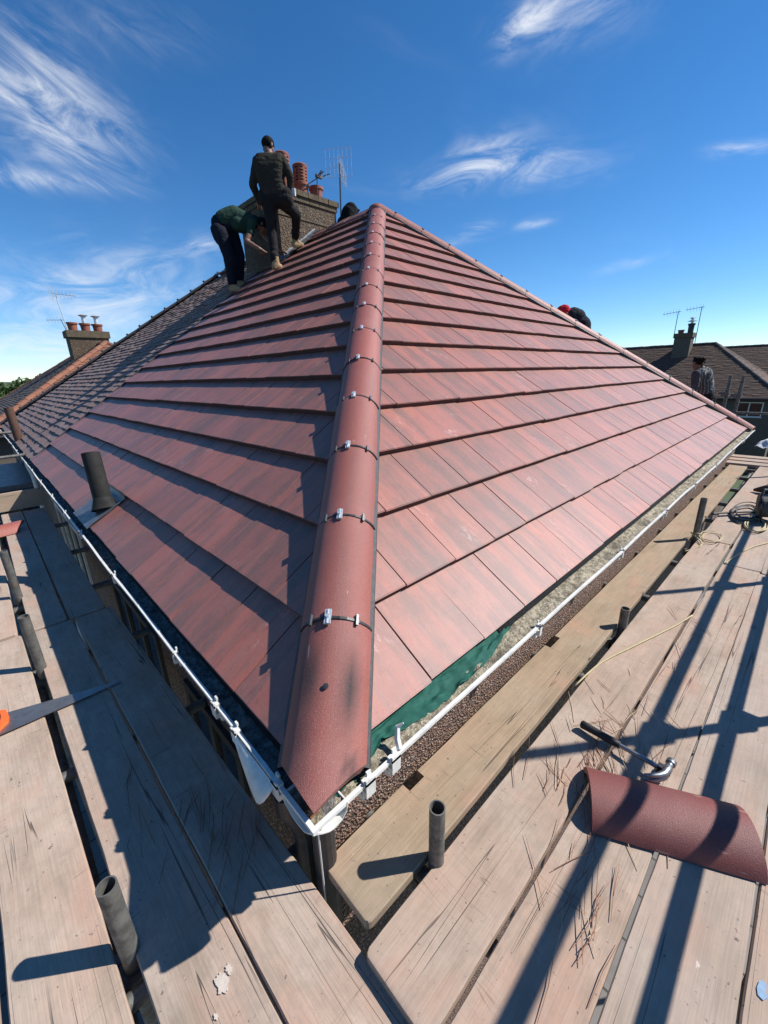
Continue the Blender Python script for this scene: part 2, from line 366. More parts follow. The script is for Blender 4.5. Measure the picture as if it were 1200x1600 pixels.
# ------------------------------------------------------------------ object helpers
WM = {}
class MB:
    def __init__(s): s.v = []; s.f = []; s.mi = []; s.rn = []
    def add(s, vs, fs, rn=0., mi=0):
        o = len(s.v); s.v += [tuple(v) for v in vs]
        for f in fs: s.f.append(tuple(i+o for i in f)); s.rn.append(rn); s.mi.append(mi)
        return s
    def box(s, c, size, rot=None, rn=0., mi=0):
        c = Vector(c); hx, hy, hz = (x/2 for x in size)
        vs = [Vector((x, y, z)) for x in (-hx, hx) for y in (-hy, hy) for z in (-hz, hz)]
        if rot is not None: vs = [rot @ v for v in vs]
        return s.add([v+c for v in vs], [(0,1,3,2),(4,6,7,5),(0,4,5,1),(2,3,7,6),(0,2,6,4),(1,5,7,3)], rn, mi)
    def prism(s, poly, top, bot, rn=0., mi=0):
        """poly: 2d points; top/bot: functions (u,v)->3d"""
        n = len(poly)
        vs = [top(*p) for p in poly]+[bot(*p) for p in poly]
        fs = [tuple(range(n)), tuple(range(2*n-1, n-1, -1))]+[(i, n+i, n+(i+1) % n, (i+1) % n) for i in range(n)]
        return s.add(vs, fs, rn, mi)
    def tube(s, pts, r, seg=12, cap=True, rn=0., mi=0, inner=None):
        pts = [Vector(p) for p in pts]; rs = r if isinstance(r, (list, tuple)) else [r]*len(pts)
        vs = []; fs = []; prev = None
        for i, p in enumerate(pts):
            d = (pts[min(i+1, len(pts)-1)]-pts[max(i-1, 0)]).normalized()
            if prev is None: a = d.orthogonal().normalized()
            else: a = (prev-d*prev.dot(d)).normalized()
            prev = a; b = d.cross(a)
            for k in range(seg): vs.append(p+(a*math.cos(2*math.pi*k/seg)+b*math.sin(2*math.pi*k/seg))*rs[i])
        for i in range(len(pts)-1):
            for k in range(seg):
                k2 = (k+1) % seg; fs.append((i*seg+k, i*seg+k2, (i+1)*seg+k2, (i+1)*seg+k))
        n = len(pts)
        if cap:
            fs.append(tuple(range(seg-1, -1, -1))); fs.append(tuple((n-1)*seg+k for k in range(seg)))
        return s.add(vs, fs, rn, mi)
    def pipe(s, p0, p1, ro, ri, seg=20):
        """open hollow pipe"""
        p0 = Vector(p0); p1 = Vector(p1); d = (p1-p0).normalized(); a = d.orthogonal().normalized(); b = d.cross(a)
        vs = []
        for p, r in ((p0, ro), (p1, ro), (p1, ri), (p0, ri)):
            vs += [p+(a*math.cos(2*math.pi*k/seg)+b*math.sin(2*math.pi*k/seg))*r for k in range(seg)]
        fs = []
        for j in range(4):
            j2 = (j+1) % 4
            fs += [(j*seg+k, j*seg+(k+1) % seg, j2*seg+(k+1) % seg, j2*seg+k) for k in range(seg)]
        return s.add(vs, fs)
    def lathe(s, c, prof, seg=20, axis=None):
        c = Vector(c); vs = []; fs = []
        for (r, z) in prof: vs += [c+Vector((r*math.cos(2*math.pi*k/seg), r*math.sin(2*math.pi*k/seg), z)) for k in range(seg)]
        for i in range(len(prof)-1): fs += [(i*seg+k, i*seg+(k+1) % seg, (i+1)*seg+(k+1) % seg, (i+1)*seg+k) for k in range(seg)]
        return s.add(vs, fs)
    def mesh(s, name, mats, smooth=False):
        me = bpy.data.meshes.new(name); me.from_pydata(s.v, [], s.f)
        for m_ in (mats if isinstance(mats, (list, tuple)) else [mats]): me.materials.append(MATS[m_])
        me.polygons.foreach_set('material_index', s.mi)
        if any(s.rn):
            a = me.attributes.new('rnd', 'FLOAT', 'FACE'); a.data.foreach_set('value', s.rn)
        if smooth:
            me.shade_smooth() if smooth is True else me.set_sharp_from_angle(angle=R(smooth))
        me.update(); return me
    def build(s, name, mats, parent=None, smooth=False, mat=None):
        return put(name, s.mesh(name, mats, smooth), parent, mat)
def put(name, me, parent=None, mat=None):
    o = bpy.data.objects.new(name, me); COL.objects.link(o)
    if parent is not None:
        o.parent = parent; o.matrix_parent_inverse = WM[parent.name].inverted()
    M = mat if mat is not None else Matrix.Identity(4)
    o.matrix_basis = M; WM[o.name] = M.copy(); return o
def thing(name, loc, label, cat, group=None):
    o = bpy.data.objects.new(name, None); COL.objects.link(o); o.location = loc; o.empty_display_size = .2
    WM[o.name] = Matrix.Translation(Vector(loc)); return tag(o, label, cat, group)
def tag(o, label=None, cat=None, group=None, kind=None):
    for k, v in (('label', label), ('category', cat), ('group', group), ('kind', kind)):
        if v: o[k] = v
    return o
def frame(origin, x, y):
    x = Vector(x).normalized(); z = x.cross(Vector(y)).normalized(); y = z.cross(x)
    M = Matrix((x, y, z)).transposed().to_4x4(); M.translation = Vector(origin); return M
def clip(poly, a, b, c):
    """keep a*u+b*v+c >= 0"""
    out = []
    for i in range(len(poly)):
        p, q = poly[i], poly[(i+1) % len(poly)]; dp = a*p[0]+b*p[1]+c; dq = a*q[0]+b*q[1]+c
        if dp >= 0: out.append(p)
        if (dp >= 0) != (dq >= 0):
            t = dp/(dp-dq); out.append((p[0]+(q[0]-p[0])*t, p[1]+(q[1]-p[1])*t))
    return out
def area(p): return abs(sum(p[i][0]*p[(i+1) % len(p)][1]-p[(i+1) % len(p)][0]*p[i][1] for i in range(len(p))))/2 if len(p) > 2 else 0

# ------------------------------------------------------------------ the setting
GZ = -5.4
g_ = MB(); g_.add([(-3000, -3000, GZ), (3000, -3000, GZ), (3000, 3000, GZ), (-3000, 3000, GZ)], [(0, 1, 2, 3)])
tag(g_.build('ground', 'ground'), kind='structure')
g_ = MB(); g_.add([(-9, -6, GZ+.004), (14, -6, GZ+.004), (14, 40, GZ+.004), (-9, 40, GZ+.004)], [(0, 1, 2, 3)])
tag(g_.build('paving', 'paving'), kind='structure')
hm = MB(); N = 90; vs = []; 
for i in range(N+1):
    a = R(-75+150*i/N)+YAW-R(20); h = 8+16*max(0, mnoise.noise(Vector((i*.11, 2.2, 0)))+.45)
    for rr, hh in ((520, 0), (900, h), (1500, h*.7), (1900, 0)):
        vs.append((math.sin(a)*rr, math.cos(a)*rr, GZ-2+hh*(.35 if rr < 800 else 1)))
hm.add(vs, [(i*4+j, i*4+j+1, (i+1)*4+j+1, (i+1)*4+j) for i in range(N) for j in range(3)])
tag(hm.build('hills', 'hill', smooth=True), kind='structure')

# ------------------------------------------------------------------ main house
PR, PL = .6492, .6326
W, H = 8.989, 3.4087
AX, AY = H/math.tan(PL), H/math.tan(PR)           # apex in plan
PARTY = 6.88; LEN = 14.4
house = thing('tiled_house', (4.5, 3.5, GZ), 'house with new red hipped tile roof, pebbledash walls and white gutters', 'house')

def slope_frame(side):
    if side == 'R': return frame((0, 0, 0), (1, 0, 0), (0, math.cos(PR), math.sin(PR)))
    # left slope: u along +Y ; mirror handled by using u' = -u so the frame stays right-handed
    return frame((0, 0, 0), (0, -1, 0), (math.cos(PL), 0, math.sin(PL)))
FR, FL = slope_frame('R'), slope_frame('L')
VR, VL = AY/math.cos(PR), AX/math.cos(PL)
GAUGE, TLEN, THK, RISE = .345, .415, .036, .016
def ttop(v): return RISE-THK*1.03*v/GAUGE

def wallbox(mb, x0, x1, y0, y1, z0, z1): mb.box(((x0+x1)/2, (y0+y1)/2, (z0+z1)/2), (x1-x0, y1-y0, z1-z0))
WX = .085                                            # wall face set back from the tile edge
w_ = MB(); wallbox(w_, WX, W-.1, WX, PARTY, GZ, -.155); w_.build('wall', 'pebbledash', house)
w_ = MB(); wallbox(w_, .055, W-.06, .055, .083, -.17, -.03); wallbox(w_, .055, .0845, .0845, PARTY, -.17, -.03); w_.build('fascia', 'fascia', house)

def tiles(side, tw, phase, first, mats='red_tile', edge=None):
    F = FR if side == 'R' else FL
    vA = VR if side == 'R' else VL; uA = AX if side == 'R' else AY
    sgn = 1 if side == 'R' else -1                   # left frame runs along -Y
    out = []; row = 0; v0 = 0.0
    while v0 < vA-.03:
        top = v0+TLEN if row else first+.07
        off = (row % 2)*tw*.5
        ulo = v0*uA/vA; uhi = (W-v0*(W-AX)/vA) if side == 'R' else PARTY
        k0 = int((ulo-phase-off)/tw)-2; us = []
        u = phase+off+k0*tw
        while u < uhi+.01: us.append(u); u += tw
        if edge:
            us = [x for x in us if x < uhi-edge-.06]+[uhi-edge, uhi]
        else: us.append(us[-1]+tw)
        for a, b in zip(us[:-1], us[1:]):
            poly = [(a+.003, v0), (b-.003, v0), (b-.003, top), (a+.003, top)]
            poly = clip(poly, 1, -uA/vA, -.012)      # near hip
            if poly and side == 'R': poly = clip(poly, -1, -(W-AX)/vA, W-.012)
            if poly: poly = clip(poly, 0, -1, vA-.02)
            if len(poly) < 3 or area(poly) < .0025: continue
            full = len(poly) == 4 and abs(area(poly)-(b-a-.006)*(top-v0)) < 1e-6 and abs(b-a-tw) < 1e-6 and row > 0
            cx, cy = (a+b)/2, v0
            P = F @ Vector((sgn*cx, cy+.17, 0)); x, y, z = proj(P)
            size = 1/(z*z) if z > .2 and -150 < x < 1350 else 0
            out.append((size, poly, full, cx, cy, random.random()))
        v0 = first+row*GAUGE; row += 1
    return F, sgn, out
def tile_mesh(poly, cx, cy, sgn, name, mat):
    """slab with a rounded nose; local origin at the tail centre, y up the slope"""
    pts = [(sgn*(p[0]-cx), p[1]-cy) for p in poly]
    if sgn < 0: pts = pts[::-1]
    bm = bmesh.new(); tops = []
    vt = [bm.verts.new((x, y, ttop(y))) for x, y in pts]; vb = [bm.verts.new((x, y, ttop(y)-THK)) for x, y in pts]
    n = len(pts); bm.faces.new(vt); bm.faces.new(vb[::-1])
    nose = []
    for i in range(n):
        bm.faces.new((vt[i], vb[i], vb[(i+1) % n], vt[(i+1) % n]))
    bm.edges.ensure_lookup_table()
    ed = [e for e in bm.edges if e.verts[0] in vt and e.verts[1] in vt and (abs(e.verts[0].co.y) < 1e-5 and abs(e.verts[1].co.y) < 1e-5)]
    if ed: bmesh.ops.bevel(bm, geom=ed, offset=.004, segments=2, affect='EDGES')
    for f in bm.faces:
        if all(abs(v.co.y) < 1e-4 for v in f.verts): f.material_index = 1  # tail faces get the colour with shade painted in
    me = bpy.data.meshes.new(name); bm.to_mesh(me); bm.free(); me.materials.append(MATS[mat]); me.materials.append(MATS['tile_edge_shade']); return me

TW = {'R': .326, 'L': .315}
sets = {'R': tiles('R', .326, .495-.326*4, .333), 'L': tiles('L', .315, 1.066-.315*6, .324, edge=.17)}
allt = sorted([(t[0], s, i) for s in sets for i, t in enumerate(sets[s][2])], reverse=True)
keep = set((s, i) for _, s, i in allt[:298])
slopes = {}
for s in ('R', 'L'):
    F, sgn, ts = sets[s]
    b_ = MB()
    if s == 'R': poly = [(.02, .0), (W-.02, .0), (AX, VR)]
    else: poly = [(-.02, .0), (-AY, VL), (-PARTY, VL), (-PARTY, .0)]
    b_.prism(poly, lambda u, v: (u, v, -.045), lambda u, v: (u, v, -.10))
    base = b_.build('roof_slope', 'dark_strip', house, mat=F); slopes[s] = base
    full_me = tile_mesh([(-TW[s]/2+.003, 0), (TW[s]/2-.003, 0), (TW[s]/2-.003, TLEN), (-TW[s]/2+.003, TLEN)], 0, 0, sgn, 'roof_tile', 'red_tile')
    rest = MB()
    for i, (sz, poly, full, cx, cy, rn) in enumerate(ts):
        if (s, i) in keep:
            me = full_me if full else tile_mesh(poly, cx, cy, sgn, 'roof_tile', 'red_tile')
            jit = Matrix.Translation((0, random.gauss(0, .0025), random.gauss(0, .0010))) @ Matrix.Rotation(random.gauss(0, .003), 4, 'Z') @ Matrix.Rotation(random.gauss(0, .004), 4, 'Y')
            put('roof_tile', me, base, F @ Matrix.Translation((sgn*cx, cy, 0)) @ jit)
        else:
            pp = [(sgn*p[0], p[1]) for p in poly]
            if sgn < 0: pp = pp[::-1]
            dz = random.gauss(0, .001)
            o0 = len(rest.f); rest.prism(pp, lambda u, v: (u, v, ttop(v-cy)+dz), lambda u, v: (u, v, ttop(v-cy)-THK+dz), rn)
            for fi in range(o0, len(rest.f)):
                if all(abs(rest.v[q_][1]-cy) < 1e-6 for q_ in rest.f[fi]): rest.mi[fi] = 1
    if rest.f: tag(rest.build('upper_tiles', ['red_tile', 'tile_edge_shade'], base, mat=F), kind='stuff')

# --- hips and ridge
HP = {'crown': .062, 'R': .126, 'half': 1.29}
def hip_profile(n=15, th=0.): return [(HP['R']*math.sin(a)+math.sin(a)*th, HP['crown']-HP['R']*(1-math.cos(a))+math.cos(a)*th) for a in [HP['half']*(2*i/(n-1)-1) for i in range(n)]]
def hip_line(P0, P1):
    P0 = Vector(P0); P1 = Vector(P1); d = (P1-P0); L = d.length; d.normalize(); s = d.cross(Vector((0, 0, 1))).normalized(); u = s.cross(d)
    return P0, d, s, u, L
def hip_tile(line, t0, t1, parent, mitre=False, name='hip_tile', smudges=False, lift=0.):
    P0, d, s, u, L = line
    M = Matrix((d, -s, u)).transposed().to_4x4(); M.translation = P0+d*t0
    if parent is not None: M = M @ Matrix.Translation((0, random.gauss(0, .0025), random.gauss(0, .0018))) @ Matrix.Rotation(random.gauss(0, .006), 4, 'Z') @ Matrix.Rotation(random.gauss(0, .012), 4, 'X')
    mb = MB(); n = 15; K = 14 if smudges else 3
    outer, inner = hip_profile(n), hip_profile(n, -.023); vs = []
    L1 = t1-t0-.003
    for k in range(K+1):
        for prof in (outer, inner):
            for (a, h) in prof:
                x = L1*k/K
                if mitre: x = (1.02*abs(a))+(L1-1.02*abs(a))*k/K
                vs.append((x, -a, h+lift))
    fs = []; n2 = 2*n
    for k in range(K):
        o, o2 = k*n2, (k+1)*n2
        fs += [(o+i, o2+i, o2+i+1, o+i+1) for i in range(n-1)]
        fs += [(o+n+i+1, o2+n+i+1, o2+n+i, o+n+i) for i in range(n-1)]
        fs += [(o, o+n, o2+n, o2), (o+n-1, o2+n-1, o2+2*n-1, o+2*n-1)]
    for o, rev in ((0, False), (K*n2, True)):
        for i in range(n-1):
            f = (o+i, o+i+1, o+n+i+1, o+n+i); fs.append(f[::-1] if rev else f)
    mb.add(vs, fs); me = mb.mesh(name, 'hip_tile', 40)
    if smudges:
        at = me.attributes.new('smudge', 'FLOAT', 'POINT')
        for i, v in enumerate(me.vertices):
            x, y, z = v.co; val = 0
            for (sx, sy, ax, ay, st) in smudges: val = max(val, st*math.exp(-((x-sx)/ax)**2-((y-sy)/ay)**2))
            at.data[i].value = val
    return put(name, me, parent, M)
def joint(line, t, parent, clampside=0., detail=True):
    P0, d, s, u, L = line
    M = Matrix((d, -s, u)).transposed().to_4x4(); M.translation = P0+d*t
    mb = MB(); n = 15; vs = []
    for x in (-.0045, .0045):
        for th in (.0028, -.025):
            vs += [(x, -a, h) for a, h in hip_profile(n, th)]
    fs = []
    for i in range(n-1):
        fs += [(i, 2*n+i, 2*n+i+1, i+1), (i, i+1, n+i+1, n+i), (2*n+i+1, 2*n+i, 3*n+i, 3*n+i+1)]
    mb.add(vs, fs); o = mb.build('union_strip', 'black_plastic', parent, mat=M)
    def at(a): return Vector((0, -(HP['R']*math.sin(a)), HP['crown']-HP['R']*(1-math.cos(a)))), Matrix.Rotation(a, 3, 'X')
    if detail:
        p, rt = at(clampside); nrm = Vector((0, -math.sin(clampside), math.cos(clampside)))
        mb = MB(); mb.box(p+nrm*.007, (.052, .021, .007), rt); mb.box(p+nrm*.0115+Vector((0, 0, 0)), (.050, .004, .004), rt)
        mb.tube([p+nrm*.008, p+nrm*.017], .0065, 10); cl = mb.build('clamp_plate', 'zinc', parent, mat=M)
        for a in (.62, -.62):
            p, rt = at(a); nrm = Vector((0, -math.sin(a), math.cos(a)))
            mb = MB(); mb.box(p+nrm*.006, (.038, .009, .010), rt); mb.build('clip', 'steel_dark', parent, mat=M)
    return o
apex = (AX, AY, H)
hipA = hip_line((.018, -.018, 0), apex)
JT = [.437+.4615*k for k in range(15)]
hip = hip_tile(hipA, -.083, JT[0], house, mitre=True, smudges=[(.335, .058, .095, .028, 1.), (.30, -.066, .11, .025, 1.0), (.10, -.078, .032, .020, 1.), (.18, .058, .07, .018, .5)])
sc = MB(); P0, d, s_, u_, L_ = hipA; c = P0+d*.215+u_*(HP['crown']+.002)
sc.tube([c-u_*.001, c+u_*.002], .0085, 14); sc.tube([c+u_*.002, c+u_*.0035], .0045, 6); sc.build('screw', 'steel_dark', hip)
for k in range(14):
    t1 = JT[k+1] if JT[k+1] < L_-.1 else L_-.04
    hip_tile(hipA, JT[k], t1, house); joint(hipA, JT[k], house, -.12)
    if t1 > L_-.1: break
hipB = hip_line((W-.01, -.01, 0), apex)
t = -.1; first = True
while t < hipB[4]-.1:
    t1 = min(t+.4615, hipB[4]-.04); hip_tile(hipB, t, t1, house, mitre=first)
    if not first: joint(hipB, t, house, .12, True)
    first = False; t = t1
# apex cap: three-way dome
cap = MB(); prof = [(.128*math.cos(a), .128*math.sin(a)*.62) for a in [i*math.pi/2/7 for i in range(7)]]+[(.002, .128*.62)]
cap.lathe((AX+.01, AY+.02, H-.028), [(.128, -.07)]+prof, 22); cap.build('apex_cap', 'hip_tile', house, smooth=True)
# dry-hip strips beside the hip tiles
for line in (hipA, hipB):
    P0, d, s, u, L = line
    for sg in (1, -1):
        mb = MB()
        for a0, a1 in ((.03, L-.08),):
            c0 = P0+d*a0+s*sg*.129-u*.040; c1 = P0+d*a1+s*sg*.129-u*.040
            K = 60; pts = [c0.lerp(c1, i/K)+u*.004*math.sin(i*1.9)*(i % 3 == 0) for i in range(K+1)]
            vs = []
            for p in pts: vs += [p-s*sg*.018+u*.02, p-s*sg*.001+u*.006, p-s*sg*.0005-u*.030, p-s*sg*.018-u*.03]
            mb.add(vs, [(i*4+j, i*4+(j+1) % 4, (i+1)*4+(j+1) % 4, (i+1)*4+j) for i in range(K) for j in range(4)])
        mb.build('hip_strip', 'dark_strip', house)
# open ridge between the apex and the chimney: battens and membrane, ridge tiles not laid yet
mb = MB(); mb.box((AX, (AY+6.15)/2, H-.005), (.05, 6.15-AY, .05)); mb.build('ridge_batten', 'wood_bare', house)
mb = MB()
for y0, y1, dz in ((AY+.1, AY+.62, 0), (AY+.63, AY+1.1, .004), (AY+1.12, AY+1.5, -.004)):
    mb.prism([(AX-.14, y0), (AX, y0), (AX, y1), (AX-.14, y1)], lambda x, y: (x, y, H+.035+dz-(AX-x)*.72), lambda x, y: (x, y, H+.012+dz-(AX-x)*.72))
    mb.prism([(AX+.003, y0), (AX+.14, y0), (AX+.14, y1), (AX+.003, y1)], lambda x, y: (x, y, H+.035+dz-(x-AX)*.72), lambda x, y: (x, y, H+.012+dz-(x-AX)*.72))
mb.build('ridge_tile', 'red_tile', house)
# far slopes of the roof (other side of the ridge)
mb = MB()
ax2 = W
mb.add([(AX, AY, H-.03), (W, 0, -.03), (W, PARTY, -.03), (AX, PARTY, H-.03)], [(0, 1, 2, 3)])
mb.build('roof_slope', 'red_tile', house)
# green membrane hanging out under the eave tiles by the corner
mb = MB(); nu, nv = 120, 14; vs = []
for i in range(nu+1):
    x = .06+1.04*i/nu; low = float(np.interp(x, [.06, .12, .25, .34, .45, .75, .95, 1.10], [.062, .052, .030, .044, .062, .060, .026, 0.]))
    for j in range(nv+1):
        f = j/nv; y = .02-(.02+low*.9)*f; zz = -.020-.030*f*(low/.07)-.003*f
        zz += .014*mnoise.noise(Vector((x*9, f*3+x*5, 0)))*f**.5+.016*(abs(mnoise.noise(Vector((x*19, f*4-x*11, 4))))-.2)*min(1, f*3)+.006*abs(mnoise.noise(Vector((x*40, f*9+x*20, 8))))
        vs.append((x, y, zz-.004))
mb.add(vs, [(i*(nv+1)+j, i*(nv+1)+j+1, (i+1)*(nv+1)+j+1, (i+1)*(nv+1)+j) for i in range(nu) for j in range(nv)])
mem = mb.build('membrane', 'membrane', house, smooth=True)
tag(mem, 'green roof membrane sagging out below the bottom tiles')
mb = MB(); vs = []
for i in range(13):
    x = -.005+.14*i/12
    for j in range(6):
        f = j/5; vs.append((x, .01-.075*f, -.04-.022*f+.014*math.sin(i*1.1+f*4)*f))
mb.add(vs, [(i*6+j, i*6+j+1, (i+1)*6+j+1, (i+1)*6+j) for i in range(12) for j in range(5)]); mb.build('membrane', 'membrane', house, smooth=True)
# black eaves felt strip tucked under the first course
mb = MB(); mb.prism([(.95, -.024), (W-.05, -.024), (W-.05, .10), (.95, .10)], lambda u, v: (u, v, -.022), lambda u, v: (u, v, -.030)); mb.build('eaves_felt', 'felt', house, mat=FR)
mb = MB(); mb.prism([(-PARTY, -.020), (-.05, -.020), (-.05, .10), (-PARTY, .10)], lambda u, v: (u, v, -.022), lambda u, v: (u, v, -.030)); mb.build('eaves_felt', 'felt', house, mat=FL)

# --- gutters
GL, GLZ = .075, -.045
def gutter(name, along, a0, a1, lip, parent, silt):
    """half-round white gutter, fixed to the fascia; along 'x' or 'y'; lip = outer coordinate (negative)"""
    inn = .05; c = (lip+inn)/2; r = (inn-lip)/2
    ang = [math.pi+math.pi*i/10 for i in range(11)]
    out = [(c+r*math.cos(a), GLZ+r*.95*math.sin(a)) for a in ang]
    inr = [(c+(r-.004)*math.cos(a), GLZ+(r-.004)*.95*math.sin(a)) for a in ang][::-1]
    roll = [(lip-.003, GLZ+.002), (lip-.004, GLZ-.012)]
    ringp = [(lip-.004, GLZ-.010), (lip-.004, GLZ+.004), (lip+.008, GLZ+.004), (lip+.008, GLZ-.004)]
    mb = MB(); K = max(2, int((a1-a0)/.25)); vs = []
    out = [(lip+.004, GLZ-.012), (lip+.022, GLZ-.028), (lip+.042, GLZ-.042), (c+.004, GLZ-.046), (c+.030, GLZ-.042), (inn-.008, GLZ-.026), (inn, GLZ+.002)]
    inr = [(p*.0+p, z+.004) for p, z in out[1:-1]][::-1]+[(lip+.008, GLZ-.008)]; inr = [(inn-.004, GLZ+.002)]+inr
    prof = [(lip+.008, GLZ+.003), (lip-.004, GLZ+.003), (lip-.004, GLZ-.008)]+out+inr
    n = len(prof)
    for k in range(K+1):
        a = a0+(a1-a0)*k/K; wob = .003*math.sin(a*2.1)+.002*math.sin(a*5.3)
        dz = -.002*math.sin(a*1.7)
        if k == 0: wob = 0
        for (p, z) in prof: vs.append((a, p+wob, z+dz) if along == 'x' else (p+wob, a, z+dz))
    fs = [(k*n+i, k*n+(i+1) % n, (k+1)*n+(i+1) % n, (k+1)*n+i) for k in range(K) for i in range(n)]
    fs += [tuple(range(n)), tuple(K*n+i for i in range(n))[::-1]]
    mb.add(vs, fs); gt = mb.build(name, 'white_upvc', parent)
    # silt and moss lying in the channel
    db = MB(); K2 = int((a1-a0)/.022); J = 10; vs = []
    for k in range(K2+1):
        a = a0+.004+(a1-a0-.008)*k/K2
        for j in range(J+1):
            p = lip+.009+(inn-lip-.012)*j/J
            zz = GLZ-.028+.014*mnoise.noise(Vector((a*9, p*20, 3)))+.010*mnoise.noise(Vector((a*45, p*60, 8)))+.018*(j/J)
            zz += .012
            zf = GLZ-.037*max(0, 1-(abs(p-c)/r)**2.2); zz = max(zz, zf)
            vs.append((a, p, zz) if along == 'x' else (p, a, zz))
    db.add(vs, [(k*(J+1)+j, k*(J+1)+j+1, (k+1)*(J+1)+j+1, (k+1)*(J+1)+j) for k in range(K2) for j in range(J)])
    d_ = db.build('gutter_silt', silt, gt, smooth=True); tag(d_, kind='stuff')
    return gt
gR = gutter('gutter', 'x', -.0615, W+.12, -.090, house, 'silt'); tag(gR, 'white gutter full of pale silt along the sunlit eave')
gL = gutter('gutter', 'y', -.0945, PARTY, -.057, house, 'silt_shaded'); tag(gL, 'white gutter with mossy silt coloured darker for shade along the shaded eave')
def bracket(parent, along, a, lip, big=False):
    mb = MB(); w = .034 if big else .018
    def bx(p0, p1, z0, z1, w_=w, da=0):
        cx = ((p0+p1)/2); mb.box((a+da, cx, (z0+z1)/2) if along == 'x' else (cx, a+da, (z0+z1)/2), (w_, p1-p0, z1-z0) if along == 'x' else (p1-p0, w_, z1-z0))
    bx(lip-.009, lip+.013, GLZ-.001, GLZ+.009); bx(lip-.009, lip-.0045, GLZ-.026, GLZ+.009)
    bx(lip+.008, lip+.014, GLZ+.009, GLZ+.022, w*.45, w*.25); bx(lip-.008, lip-.002, GLZ+.009, GLZ+.017, w*.4, -w*.25)
    bx(lip-.008, lip+.010, GLZ-.045, GLZ-.026); bx(lip+.010, lip+.035, GLZ-.066, GLZ-.044)
    mb.build('gutter_bracket', 'white_upvc', parent)
for a, bg in ((.125, 1), (.225, 1), (1.13, 0), (2.22, 0), (3.25, 0), (4.3, 0), (5.4, 0), (6.6, 0), (7.8, 0)): bracket(gR, 'x', a, -.090, bg)
for a, bg in ((.085, 1), (.335, 1), (.49, 1), (.885, 0), (1.89, 1), (2.9, 0), (3.6, 0), (4.4, 0), (5.3, 0), (6.2, 0)): bracket(gL, 'y', a, -.057, bg)
# upright strap end and drips at the corner
mb = MB(); mb.tube([(.255, -.082, -.04), (.262, -.066, -.018), (.275, -.056, .010), (.285, -.07, .026)], [.010, .010, .008, .002], 6); mb.build('strap_end', 'white_upvc', gR)
# running outlet hanging under the shaded gutter near the corner
mb = MB(); vs = []; n = 8; prof_ = [(.345, .002), (.33, .006), (.30, .018), (.26, .034), (.22, .048), (.18, .062), (.15, .070), (.13, .074), (.115, .070), (.102, .055), (.09, .030), (.085, .006)]
for th in (0, -.004):
    for (y, dep) in prof_:
        for i in range(n+1):
            f = i/n; o = dep*f
            vs.append((-.0615-o*.50-.012*math.sin(f*math.pi)*dep/.1+th*.6, y+.006*f*f, GLZ-.004-o*.92+.006*math.sin(f*math.pi)*dep/.1+th*.8))
m_ = len(prof_)*(n+1)
for b0 in (0, m_):
    mb.add([], [])
fs = [(k*(n+1)+i, (k+1)*(n+1)+i, (k+1)*(n+1)+i+1, k*(n+1)+i+1) for k in range(len(prof_)-1) for i in range(n)]
fs += [tuple(m_+j for j in f[::-1]) for f in fs]; mb.add(vs, fs)
ou = mb.build('gutter_flap', 'white_upvc', gL, smooth=True); tag(ou, 'torn white flap of gutter hanging near the corner')
mb = MB(); mb.tube([(-.012, .14, -.17), (-.012, .14, -.23), (.03, .15, -.34), (.045, .16, -.42), (.045, .16, GZ)], .034, 16); mb.build('downpipe', 'black_plastic', house)
mb = MB(); mb.box((.012, .012, -.45), (.004, .004, .7), Matrix.Rotation(.78, 3, 'Z')); mb.build('corner_bead', 'white_upvc', house)
mb = MB(); mb.tube([(.05, .05, -.13), (.05, .05, GZ)], .035, 14); mb.build('downpipe', 'black_plastic', house)

# --- windows of the shaded side
def window(parent, y0, y1, z0, z1, x, frame_m='white_upvc', mull=1, sill=True, along='y', depth=.06):
    fr = MB(); t = .055
    def bx(mb, a0, a1, z0_, z1_, d0, d1):
        if along == 'y': mb.box((x+(d0+d1)/2, (a0+a1)/2, (z0_+z1_)/2), (d1-d0, a1-a0, z1_-z0_))
        else: mb.box(((a0+a1)/2, x+(d0+d1)/2, (z0_+z1_)/2), (a1-a0, d1-d0, z1_-z0_))
    bx(fr, y0, y1, z1-t, z1, -.02, depth); bx(fr, y0, y1, z0, z0+t, -.02, depth); bx(fr, y0, y0+t, z0+t, z1-t, -.02, depth); bx(fr, y1-t, y1, z0+t, z1-t, -.02, depth)
    for k in range(mull):
        c = y0+(y1-y0)*(k+1)/(mull+1); bx(fr, c-t/2, c+t/2, z0+t, z1-t, -.02, depth)
    w = fr.build('window', frame_m, parent)
    for k in range(mull+1):
        a0 = y0+(y1-y0)*k/(mull+1)+t*.5; a1 = y0+(y1-y0)*(k+1)/(mull+1)-t*.5
        gl = MB(); bx(gl, a0+.002, a1-.002, z0+t+.002, z1-t-.002, -.006, .004); gl.build('pane', 'glass_dark', w)
    if sill:
        sl_ = MB(); bx(sl_, y0-.06, y1+.06, z0-.035, z0-.002, -.10, .03); sl_.build('sill', frame_m, w)
    return w
window(house, .72, 1.40, -1.7, -.56, WX, 'fascia', 1)
window(house, 1.85, 3.05, -1.7, -.50, WX, 'fascia', 2)
window(house, 4.5, 6.2, -1.6, -.48, WX, 'white_upvc', 2)

